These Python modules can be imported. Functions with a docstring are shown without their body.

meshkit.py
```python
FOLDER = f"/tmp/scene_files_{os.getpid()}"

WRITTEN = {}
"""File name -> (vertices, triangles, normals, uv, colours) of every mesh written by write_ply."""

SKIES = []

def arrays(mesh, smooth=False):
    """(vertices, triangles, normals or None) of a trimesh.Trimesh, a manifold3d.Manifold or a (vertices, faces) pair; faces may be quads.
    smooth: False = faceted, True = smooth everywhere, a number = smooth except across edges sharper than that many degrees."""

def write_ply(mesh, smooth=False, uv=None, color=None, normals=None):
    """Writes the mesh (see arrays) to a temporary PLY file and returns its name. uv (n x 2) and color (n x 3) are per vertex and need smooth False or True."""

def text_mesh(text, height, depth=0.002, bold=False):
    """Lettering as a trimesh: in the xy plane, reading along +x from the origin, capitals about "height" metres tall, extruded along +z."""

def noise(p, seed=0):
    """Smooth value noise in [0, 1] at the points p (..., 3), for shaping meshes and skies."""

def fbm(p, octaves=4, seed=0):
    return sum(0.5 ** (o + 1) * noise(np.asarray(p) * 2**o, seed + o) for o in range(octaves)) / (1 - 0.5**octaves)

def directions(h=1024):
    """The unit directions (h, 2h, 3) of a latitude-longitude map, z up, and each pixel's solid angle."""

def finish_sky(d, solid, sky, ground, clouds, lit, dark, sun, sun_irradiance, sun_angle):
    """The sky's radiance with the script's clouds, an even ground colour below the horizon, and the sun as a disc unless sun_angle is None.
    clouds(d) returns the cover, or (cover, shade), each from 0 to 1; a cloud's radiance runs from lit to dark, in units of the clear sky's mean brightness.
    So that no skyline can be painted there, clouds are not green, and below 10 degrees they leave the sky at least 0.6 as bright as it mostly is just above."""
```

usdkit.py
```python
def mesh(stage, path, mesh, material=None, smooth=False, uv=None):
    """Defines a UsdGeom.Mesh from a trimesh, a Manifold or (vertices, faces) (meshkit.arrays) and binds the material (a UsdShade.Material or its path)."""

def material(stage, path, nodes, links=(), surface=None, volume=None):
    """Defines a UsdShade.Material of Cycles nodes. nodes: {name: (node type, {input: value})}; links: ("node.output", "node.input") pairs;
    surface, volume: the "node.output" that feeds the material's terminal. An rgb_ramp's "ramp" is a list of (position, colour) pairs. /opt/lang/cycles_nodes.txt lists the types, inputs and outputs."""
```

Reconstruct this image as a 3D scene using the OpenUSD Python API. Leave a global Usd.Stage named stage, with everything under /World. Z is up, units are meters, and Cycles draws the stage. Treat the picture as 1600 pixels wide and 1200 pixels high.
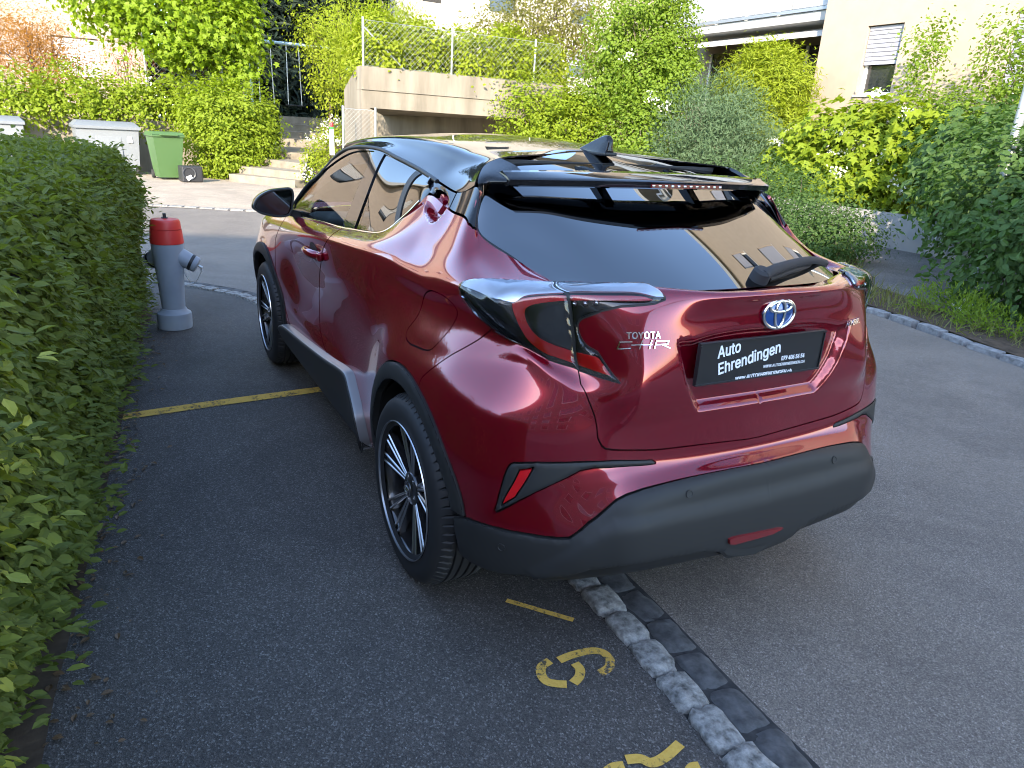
import math, random
import numpy as np, trimesh, shapely, meshkit, usdkit
from shapely.geometry import Polygon, LineString, MultiPolygon, Point
from scipy.interpolate import Akima1DInterpolator
from scipy.ndimage import gaussian_filter1d
from scipy.spatial import cKDTree
from pxr import Usd, UsdGeom, UsdLux, UsdShade, Gf, Sdf, Vt

PI = math.pi
stage = Usd.Stage.CreateInMemory()
UsdGeom.SetStageUpAxis(stage, 'Z'); UsdGeom.SetStageMetersPerUnit(stage, 1.0)
UsdGeom.Xform.Define(stage, '/World'); UsdGeom.Scope.Define(stage, '/World/Looks')

# ------------------------------------------------------------------ camera, sky, sun, exposure
CAM_POS = np.array([-2.11898892, 1.66781267, 1.54667443])
YAW, PITCH, ROLL, FPX = -5.11508895e-01, 3.40356289e-01, 6.11375277e-02, 1112.02983
EXPOSURE = 2.75
SUN_EL, SUN_XY = math.radians(24), (-0.80, 0.60)
SUN_I, SKY_S = 0.58, 0.15

def cam_axes():
    f = np.array([math.cos(PITCH)*math.cos(YAW), math.cos(PITCH)*math.sin(YAW), -math.sin(PITCH)])
    r = np.array([math.sin(YAW), -math.cos(YAW), 0]); u = np.cross(r, f)
    c, s = math.cos(ROLL), math.sin(ROLL)
    return np.array([c*r+s*u, -s*r+c*u, f])
CM = cam_axes()
cam = UsdGeom.Camera.Define(stage, '/World/camera')
m = np.eye(4); m[0, :3], m[1, :3], m[2, :3], m[3, :3] = CM[0], CM[1], -CM[2], CAM_POS
cam.AddTransformOp().Set(Gf.Matrix4d(*m.ravel().tolist()))
cam.CreateHorizontalApertureAttr(36.0); cam.CreateVerticalApertureAttr(27.0); cam.CreateFocalLengthAttr(36.0*FPX/1600)
cam.CreateExposureAttr(EXPOSURE); cam.CreateFStopAttr(0.0)
sd = np.array([SUN_XY[0]*math.cos(SUN_EL), SUN_XY[1]*math.cos(SUN_EL), math.sin(SUN_EL)]); sd /= np.linalg.norm(sd)
sky = UsdLux.DomeLight.Define(stage, '/World/sky')
skym = usdkit.material(stage, '/World/Looks/sky_light', {
    's': ('sky_texture', {'sky_type': 'single_scattering', 'sun_disc': False, 'sun_elevation': SUN_EL, 'sun_rotation': math.atan2(sd[0], sd[1]), 'altitude': 400.0, 'aerosol_density': .6, 'air_density': .9, 'ozone_density': 1.2}),
    'b': ('background_shader', {'strength': SKY_S})}, [('s.color', 'b.color')], surface='b.background')
UsdShade.MaterialBindingAPI.Apply(sky.GetPrim()).Bind(skym)
sky.GetPrim().SetCustomDataByKey('kind', 'structure')
sun = UsdLux.DistantLight.Define(stage, '/World/sun')
sun.CreateNormalizeAttr(True); sun.CreateIntensityAttr(SUN_I); sun.CreateAngleAttr(0.5); sun.CreateColorAttr(Gf.Vec3f(1.0, 0.87, 0.68))
zax = sd; xax = np.cross([0, 0, 1.], zax); xax /= np.linalg.norm(xax); yax = np.cross(zax, xax)
m = np.eye(4); m[0, :3], m[1, :3], m[2, :3] = xax, yax, zax
sun.AddTransformOp().Set(Gf.Matrix4d(*m.ravel().tolist()))

# ------------------------------------------------------------------ measuring in the photograph: a pixel and one known coordinate give a point
def ray(px, py):
    d = np.array([(px-800)/FPX, -(py-600)/FPX, 1.0]) @ CM
    return d/np.linalg.norm(d)
def A(px, py, **k):
    (a, v), = k.items(); i = 'xyz'.index(a); d = ray(px, py)
    return CAM_POS + d*(v-CAM_POS[i])/d[i]
def project(P):
    q = (np.asarray(P, float)-CAM_POS) @ CM.T
    return np.stack([800+FPX*q[..., 0]/q[..., 2], 600-FPX*q[..., 1]/q[..., 2]], -1)

# ------------------------------------------------------------------ prims
used = {}
def fresh(parent, name):
    k = (parent, name); n = used.get(k, 0); used[k] = n+1
    return f'{parent}/{name}' + (f'_{n:03d}' if n else '')
def tag(prim, label=None, cat=None, group=None, kind=None):
    for k, v in (('label', label), ('category', cat), ('group', group), ('kind', kind)):
        if v: prim.SetCustomDataByKey(k, v)
    return prim
def thing(name, label=None, cat=None, loc=(0, 0, 0), rz=0, group=None, kind=None, scale=None):
    x = UsdGeom.Xform.Define(stage, fresh('/World', name)); x.AddTranslateOp().Set(Gf.Vec3d(*map(float, loc)))
    if rz: x.AddRotateZOp().Set(math.degrees(rz))
    if scale: x.AddScaleOp().Set(Gf.Vec3f(*([scale]*3 if np.ndim(scale) == 0 else scale)))
    return tag(x.GetPrim(), label, cat, group, kind)
def copy(root, loc, rz=0, scale=None, label=None):
    was = dict(root.GetCustomData()); base = root.GetName()
    r = thing(base, label or was.get('label'), was.get('category'), loc, rz, was.get('group'), None, scale)
    r.GetReferences().AddInternalReference(root.GetPath()); r.SetInstanceable(True)
    return r
def part(parent, name, mesh, mat, smooth=30, normals=None, label=None, kind=None):
    """One mesh prim under a thing, a part or /World."""
    pp = parent if isinstance(parent, str) else str(parent.GetPath())
    path = fresh(pp, name)
    if normals is None:
        o = usdkit.mesh(stage, path, mesh, MAT[mat], smooth=smooth)
    else:
        v, f = mesh
        o = UsdGeom.Mesh.Define(stage, path)
        o.CreatePointsAttr(Vt.Vec3fArray.FromNumpy(v.astype(np.float32)))
        o.CreateFaceVertexCountsAttr(Vt.IntArray.FromNumpy(np.full(len(f), 3, np.int32)))
        o.CreateFaceVertexIndicesAttr(Vt.IntArray.FromNumpy(f.astype(np.int32).ravel()))
        o.CreateSubdivisionSchemeAttr('none')
        o.CreateNormalsAttr(Vt.Vec3fArray.FromNumpy(normals.astype(np.float32))); o.SetNormalsInterpolation('vertex')
        UsdShade.MaterialBindingAPI.Apply(o.GetPrim()).Bind(MAT[mat])
    return tag(o.GetPrim(), label, None, None, kind)
def top(name, mesh, mat, label=None, cat=None, group=None, kind=None, smooth=30):
    return tag(part('/World', name, mesh, mat, smooth), label, cat, group, kind)

# ------------------------------------------------------------------ mesh helpers
T = trimesh.transformations
def cat(*ms):
    ms = [x for y in ms for x in (y if isinstance(y, (list, tuple)) else [y])]
    return trimesh.util.concatenate(ms)
def box(sx, sy, sz, c=(0, 0, 0), rz=0, ry=0, rx=0, base=False):
    b = trimesh.creation.box((sx, sy, sz))
    if base: b.apply_translation((0, 0, sz/2))
    if rx: b.apply_transform(T.rotation_matrix(rx, [1, 0, 0]))
    if ry: b.apply_transform(T.rotation_matrix(ry, [0, 1, 0]))
    if rz: b.apply_transform(T.rotation_matrix(rz, [0, 0, 1]))
    b.apply_translation(c); return b
def rbox(sx, sy, sz, r, c=(0, 0, 0), rz=0, n=8):
    """A box with rounded edges: the hull of spheres at its corners."""
    s = trimesh.creation.icosphere(subdivisions=1, radius=r)
    pts = np.concatenate([s.vertices+np.array(d)*(np.array([sx, sy, sz])/2-r) for d in np.ndindex(2, 2, 2) for d in [np.array(d)*2-1]])
    h = trimesh.convex.convex_hull(pts)
    if rz: h.apply_transform(T.rotation_matrix(rz, [0, 0, 1]))
    h.apply_translation(c); return h
def hullof(pts): return trimesh.convex.convex_hull(np.asarray(pts, float))
def tube(P, r, n=8, caps=True):
    """A tube along the polyline P; r is a radius or one per point."""
    P = np.asarray(P, float); r = np.broadcast_to(np.asarray(r, float), len(P))
    t = np.gradient(P, axis=0); t /= np.maximum(np.linalg.norm(t, axis=1, keepdims=True), 1e-9)
    a = np.array([0, 0, 1.]) if abs(t[0][2]) < .9 else np.array([1., 0, 0])
    V = []; nrm = np.cross(t[0], a); nrm /= np.linalg.norm(nrm)
    for k in range(len(P)):
        nrm = nrm-t[k]*(nrm@t[k]); nrm /= max(np.linalg.norm(nrm), 1e-9); b = np.cross(t[k], nrm)
        ang = np.arange(n)*2*PI/n
        V.append(P[k]+r[k]*(np.cos(ang)[:, None]*nrm+np.sin(ang)[:, None]*b))
    V = np.concatenate(V); F = []
    for k in range(len(P)-1):
        for j in range(n):
            a0, a1 = k*n+j, k*n+(j+1) % n
            F += [[a0, a1, a1+n], [a0, a1+n, a0+n]]
    if caps:
        e = (len(P)-1)*n
        for j in range(1, n-1): F += [[0, j+1, j], [e, e+j, e+j+1]]
    return trimesh.Trimesh(V, F, process=False)
def lathe(prof, n=32, axis='z', a0=0, a1=2*PI):
    """Revolve (r, h) pairs."""
    prof = np.asarray(prof, float); full = abs(a1-a0-2*PI) < 1e-6
    ang = np.linspace(a0, a1, n+1)[:n if full else n+1]
    V = np.concatenate([np.stack([r*np.cos(ang), r*np.sin(ang), 0*ang+h], 1) for r, h in prof]); k = len(ang); F = []
    for i in range(len(prof)-1):
        for j in range(k if full else k-1):
            a, b = i*k+j, i*k+(j+1) % k
            F += [[a, b, b+k], [a, b+k, a+k]]
    m = trimesh.Trimesh(V, F, process=False)
    if axis == 'y': m.apply_transform(T.rotation_matrix(-PI/2, [1, 0, 0]))
    if axis == 'x': m.apply_transform(T.rotation_matrix(PI/2, [0, 1, 0]))
    return m
def extrude(poly, h):
    ps = getattr(poly, 'geoms', [poly])
    return cat([trimesh.creation.extrude_polygon(p, h, engine='earcut') for p in ps if p.area > 1e-10])
def spl(pts, n=8, closed=False):
    """A smooth curve through the points (centripetal Catmull-Rom)."""
    p = np.asarray(pts, float)
    p = np.vstack([p[-1:], p, p[:2]]) if closed else np.vstack([2*p[:1]-p[1:2], p, 2*p[-1:]-p[-2:-1]])
    out = []
    for i in range(1, len(p)-2):
        a, b, c, d = p[i-1:i+3]; t = np.linspace(0, 1, n, endpoint=False)[:, None]
        out.append(.5*((2*b)+(c-a)*t+(2*a-5*b+4*c-d)*t**2+(3*b-a-3*c+d)*t**3))
    out = np.concatenate(out)
    return out if closed else np.vstack([out, p[-2]])
def mirror(m):
    if isinstance(m, trimesh.Trimesh): return trimesh.Trimesh(m.vertices*[1, -1, 1], m.faces[:, ::-1], process=False)
    v, f, n = m; return v*[1, -1, 1], f[:, ::-1], n*[1, -1, 1]
def join(ms):
    V, F, N, k = [], [], [], 0
    for v, f, n in ms:
        V.append(v); F.append(f+k); N.append(n); k += len(v)
    return np.concatenate(V), np.concatenate(F), np.concatenate(N)

# ------------------------------------------------------------------ materials
MAT = {}
def mat(name, nodes, links, surface='p.BSDF', volume=None):
    MAT[name] = usdkit.material(stage, '/World/Looks/'+name, nodes, links, surface=surface, volume=volume)
def plain(name, col, rough=.5, metal=0, coat=0, **k):
    mat(name, {'p': ('principled_bsdf', {'base_color': col, 'roughness': rough, 'metallic': metal, 'coat_weight': coat, **k})}, [])
# ------------------------------------------------------------------ curved sheets: a control net -> a fine grid -> panels cut out of it
class Sheet:
    """net: rows x columns of 3D points. ku, kv: subdivisions of each column and row interval. su, sv: rounding (grid steps)."""
    def __init__(s, net, ku, kv, su=0, sv=0, flip=False):
        net = np.asarray(net, float); R_, C_ = net.shape[:2]
        ku = np.broadcast_to(ku, C_-1); kv = np.broadcast_to(kv, R_-1)
        tu = np.concatenate([np.linspace(i, i+1, k, endpoint=False) for i, k in enumerate(ku)]+[[C_-1]])
        tv = np.concatenate([np.linspace(i, i+1, k, endpoint=False) for i, k in enumerate(kv)]+[[R_-1]])
        P = Akima1DInterpolator(np.arange(C_), net, axis=1, method='makima')(tu)
        P = Akima1DInterpolator(np.arange(R_), P, axis=0, method='makima')(tv)
        s.flip = flip; s.closed_at_end = True; s.P = P; s.round(su, sv)
    def round(s, su, sv):
        if su: s.P = np.stack([gaussian_filter1d(2*s.P[..., k] if 0 else s.P[..., k], su, axis=1, mode='nearest') for k in range(3)], -1) if 0 else s._g(su, 1)
        if sv: s.P = s._g(sv, 0)
        s.normals()
    def _g(s, sig, ax):
        """Gaussian smoothing that keeps the ends where they are (odd reflection)."""
        P = np.moveaxis(s.P, ax, 0); n = int(4*sig)+1; n = min(n, len(P)-1)
        Q = np.concatenate([2*P[:1]-P[n:0:-1], P, 2*P[-1:]-P[-2:-n-2:-1]])
        return np.moveaxis(gaussian_filter1d(Q, sig, axis=0)[n:-n], 0, ax)
    def normals(s):
        du, dv = np.gradient(s.P, axis=1), np.gradient(s.P, axis=0)
        n = np.cross(du, dv); n /= np.maximum(np.linalg.norm(n, axis=2, keepdims=True), 1e-12)
        s.N = -n if s.flip else n
        if np.abs(s.P[:, -1, 1]).max() < 1e-4: s.N[:, -1, 1] = 0; s.N[:, -1] /= np.linalg.norm(s.N[:, -1], axis=1, keepdims=True)
        s.nv, s.nu = s.P.shape[:2]
        L = np.linalg.norm(du, axis=2); s.mu = np.median(L); s.mv = np.median(np.linalg.norm(dv, axis=2))
        s.tree = None
    def at(s, uv, what=None):
        F = s.P if what is None else what
        u = np.clip(uv[..., 0], 0, s.nu-1); v = np.clip(uv[..., 1], 0, s.nv-1)
        i = np.minimum(u.astype(int), s.nu-2); j = np.minimum(v.astype(int), s.nv-2); a, b = (u-i)[..., None], (v-j)[..., None]
        return (F[j, i]*(1-a)*(1-b)+F[j, i+1]*a*(1-b)+F[j+1, i]*(1-a)*b+F[j+1, i+1]*a*b)
    def uv(s, px):
        """Photograph pixels -> grid coordinates, on the side that faces the camera."""
        px = np.asarray(px, float)
        if s.tree is None:
            ok = ((CAM_POS-s.P)*s.N).sum(2) > 0; s.jj, s.ii = np.nonzero(ok); s.tree = cKDTree(project(s.P[ok]))
        return s._newton(px, lambda uv: project(s.at(uv)))
    def uv3(s, pts):
        pts = np.asarray(pts, float); t = cKDTree(s.P.reshape(-1, 3)); k = t.query(pts)[1]
        return np.stack([k % s.nu, k//s.nu], 1).astype(float)
    def _newton(s, px, f):
        k = s.tree.query(px)[1]; uv = np.stack([s.ii[k], s.jj[k]], 1).astype(float)
        for _ in range(12):
            e = .5; q = f(uv); d = px-q
            a = (f(uv+[e, 0])-f(uv-[e, 0]))/(2*e); b = (f(uv+[0, e])-f(uv-[0, e]))/(2*e)
            det = a[:, 0]*b[:, 1]-a[:, 1]*b[:, 0]; det = np.where(abs(det) < 1e-6, 1e-6, det)
            st = np.stack([(d[:, 0]*b[:, 1]-d[:, 1]*b[:, 0])/det, (a[:, 0]*d[:, 1]-a[:, 1]*d[:, 0])/det], 1)
            uv = uv+np.clip(st, -1.5, 1.5)
            uv = np.clip(uv, 0, [s.nu-1, s.nv-1])
        return uv
    def poly(s, px): return Polygon(s.uv(px)).buffer(0)
    def whole(s, e=0): return shapely.box(e, e, s.nu-1-e, s.nv-1-e)
    def grow(s, g, d):
        """Buffer by d metres (about)."""
        a = shapely.affinity.scale(g, s.mu, s.mv, origin=(0, 0)).buffer(d)
        return shapely.affinity.scale(a, 1/s.mu, 1/s.mv, origin=(0, 0))
    def press(s, poly_uv, h, r, shape='smooth'):
        """Moves the sheet along its normal inside a region, easing in over r metres."""
        rb = np.array(shapely.segmentize(poly_uv.exterior, 1.0).coords); rb = rb[(rb[:, 0] < s.nu-1.01) & (rb[:, 1] < s.nv-1.01)]; t = cKDTree(s.at(rb))
        jj, ii = np.mgrid[0:s.nv, 0:s.nu]; ins = shapely.contains_xy(poly_uv, ii.ravel(), jj.ravel()).reshape(ii.shape)
        d = np.zeros(ii.shape); d[ins] = t.query(s.P[ins])[0]
        w = np.clip(d/r, 0, 1); w = w*w*(3-2*w) if shape == 'smooth' else np.sqrt(1-(1-w)**2)
        s.P = s.P+s.N*(h*w)[..., None]; s.normals()
    def panel(s, g, off=0, edge=.012, gap=.0026, puff=None, both=False):
        """Cuts region g (grid coordinates) out of the sheet; its rim turns in by edge metres. Returns (v, f, n)."""
        if gap and g.bounds[2] > s.nu-1.5 and s.closed_at_end:
            g = shapely.unary_union([g]+[shapely.affinity.translate(g.intersection(shapely.box(s.nu-3, -9, s.nu, s.nv+9)), k, 0) for k in (1, 2, 3)])
            g = s.grow(g, -gap).intersection(s.whole())
        elif gap: g = s.grow(g, -gap)
        out = []
        for q in getattr(g, 'geoms', [g]):
            if q.is_empty or q.area < 1: continue
            out.append(s._panel(q.simplify(.02), off, edge, puff))
        return join(out)
    def _panel(s, q, off, edge, puff):
        u0, v0, u1, v1 = q.bounds
        ii, jj = np.meshgrid(np.arange(int(u0), min(int(u1)+1, s.nu-1)), np.arange(int(v0), min(int(v1)+1, s.nv-1))); ii, jj = ii.ravel(), jj.ravel()
        B = shapely.box(ii, jj, ii+1, jj+1); shapely.prepare(q)
        full = shapely.contains_properly(q, B); cut = shapely.intersects(q, B) & ~full
        i, j = ii[full], jj[full]
        quads = np.stack([np.stack([i, j], 1), np.stack([i+1, j], 1), np.stack([i+1, j+1], 1), np.stack([i, j+1], 1)], 1).astype(float)
        tris = [np.concatenate([quads[:, [0, 1, 2]], quads[:, [0, 2, 3]]])] if len(quads) else []
        cl = shapely.intersection(q, B[cut]); extra = []
        for c in cl:
            for p in getattr(c, 'geoms', [c]):
                if p.geom_type != 'Polygon' or p.area < 1e-5: continue
                xy = np.array(p.exterior.coords)[:-1]
                if not shapely.is_ccw(p.exterior): xy = xy[::-1]
                if len(xy) == 3: extra.append(xy)
                elif p.convex_hull.area-p.area < 1e-4 and not p.interiors:
                    extra += [xy[[0, k, k+1]] for k in range(1, len(xy)-1)]
                else:
                    v_, f_ = trimesh.creation.triangulate_polygon(p, engine='earcut')
                    for t_ in f_:
                        w = v_[t_]; ar = (w[1]-w[0])[0]*(w[2]-w[0])[1]-(w[1]-w[0])[1]*(w[2]-w[0])[0]
                        extra.append(w if ar > 0 else w[::-1])
        if extra: tris.append(np.array(extra))
        t = np.concatenate(tris).reshape(-1, 2)
        key = np.round(t*2000).astype(np.int64); _, idx, inv = np.unique(key, axis=0, return_index=True, return_inverse=True)
        uv = t[idx]; f = inv.reshape(-1, 3); f = f[(f[:, 0] != f[:, 1]) & (f[:, 1] != f[:, 2]) & (f[:, 0] != f[:, 2])]
        v = s.at(uv); n = s.at(uv, s.N); n /= np.linalg.norm(n, axis=1, keepdims=True)
        rings = [np.array(shapely.segmentize(r_, .6).coords) for r_ in [q.exterior, *q.interiors]]
        o = np.full(len(v), float(off))
        if puff:
            h, r = puff; rr = np.concatenate(rings); rr = rr[(rr[:, 0] < s.nu-1.01) | (not s.closed_at_end)]; d = cKDTree(s.at(rr)).query(v)[0]; w = np.clip(d/r, 0, 1); o = o+h*np.sqrt(1-(1-w)**2)
        v2 = v+n*o[:, None]
        if s.flip: f = f[:, ::-1]
        # (u, v) is left-handed against cross(du, dv) only if flipped
        parts = [(v2, f, self_n(v2, f, n) if puff else n)]
        if edge:
            for r_ in rings:
                if r_ is rings[0] and not shapely.is_ccw(q.exterior) or (r_ is not rings[0] and shapely.is_ccw(shapely.LinearRing(r_))): r_ = r_[::-1]
                a = s.at(r_); na = s.at(r_, s.N); na /= np.linalg.norm(na, axis=1, keepdims=True)
                a0 = a+na*off; a1 = a+na*(off-edge); k = len(a)
                tan = np.gradient(a0, axis=0); out_ = np.cross(tan, na); 
                if s.flip: out_ = -out_
                out_ /= np.maximum(np.linalg.norm(out_, axis=1, keepdims=True), 1e-9)
                F = np.concatenate([np.stack([np.arange(k-1), np.arange(k-1)+k, np.arange(k-1)+k+1], 1), np.stack([np.arange(k-1), np.arange(k-1)+k+1, np.arange(k-1)+1], 1)])
                if s.flip: F = F[:, ::-1]
                parts.append((np.concatenate([a0, a1]), F, np.concatenate([out_, out_])))
        return join(parts)
def self_n(v, f, n0):
    n = np.zeros_like(v); w = np.cross(v[f[:, 1]]-v[f[:, 0]], v[f[:, 2]]-v[f[:, 0]])
    for k in range(3): np.add.at(n, f[:, k], w)
    L = np.linalg.norm(n, axis=1, keepdims=True); n = np.where(L > 1e-12, n/np.maximum(L, 1e-12), n0)
    return np.where((n*n0).sum(1, keepdims=True) < 0, -n, n)
def chain(*segs): return np.concatenate([np.asarray(q, float) for q in segs])

# ------------------------------------------------------------------ car: materials
mat('car_paint', {'nz': ('noise_texture', {'scale': 900.0, 'detail': 1.0}), 'tc': ('texture_coordinate', {}),
    'mx': ('mix_color', {'a': (.145, .0008, .0085), 'b': (.21, .0018, .014)}),
    'p': ('principled_bsdf', {'metallic': .65, 'roughness': .17, 'coat_weight': 1.0, 'coat_roughness': .002, 'coat_ior': 1.60, 'specular_ior_level': .5})},
    [('tc.object', 'nz.vector'), ('nz.fac', 'mx.fac'), ('mx.result', 'p.base_color')])
plain('gloss_black', (.006, .006, .007), .02, ior=1.42)
mat('cladding', {'nz': ('noise_texture', {'scale': 1400.0, 'detail': 2.0}), 'tc': ('texture_coordinate', {}), 'b': ('bump', {'strength': .25, 'distance': .0006}),
    'p': ('principled_bsdf', {'base_color': (.017, .017, .017), 'roughness': .55, 'specular_ior_level': .35})}, [('tc.object', 'nz.vector'), ('nz.fac', 'b.height'), ('b.normal', 'p.normal')])
plain('satin_grey', (.055, .06, .068), .30); plain('sill_silver', (.20, .205, .21), .32, .3)
plain('rubber', (.012, .012, .013), .62)
plain('seal_black', (.006, .006, .006), .5)
plain('void_black', (.003, .003, .003), .9)
plain('chrome', (.82, .83, .85), .08, 1.0)
plain('machined_metal', (.50, .51, .53), .26, 1.0)
plain('wheel_black', (.010, .010, .011), .18, coat=.6)
plain('brake_disc', (.22, .21, .20), .35, .9)
plain('interior_dark', (.018, .018, .020), .75)
plain('seat_cloth', (.03, .03, .033), .9)
plain('plate_black', (.012, .012, .013), .28)
plain('white_print', (.78, .79, .82), .5)
plain('badge_blue', (.01, .06, .24), .12, .4, coat=1)
plain('lamp_red', (.42, .006, .010), .12, coat=1)
plain('lamp_dark', (.010, .010, .012), .16, coat=1)
plain('lamp_chrome', (.55, .57, .60), .16, 1.0)
plain('lamp_glassy', (.05, .055, .06), .12, .7, coat=1)
plain('lamp_silver', (.72, .74, .78), .34, .85, coat=1, coat_roughness=.02)
plain('lamp_red_dark', (.12, .004, .006), .2, coat=1)
def pane(name, tint, ior=1.5, boost=1.0):
    mat(name, {'t': ('transparent_bsdf', {'color': tint}), 'g': ('glossy_bsdf', {'color': (boost, boost, boost), 'roughness': 0.0}), 'f': ('fresnel', {'IOR': ior}), 'm': ('mix_closure', {})},
        [('f.fac', 'm.fac'), ('t.BSDF', 'm.closure1'), ('g.BSDF', 'm.closure2')], surface='m.closure')
pane('clear_glass', (.78, .83, .81), 1.42); pane('privacy_glass', (.05, .055, .06), 1.75); pane('lamp_lens', (.93, .93, .93), 1.5)

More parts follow.
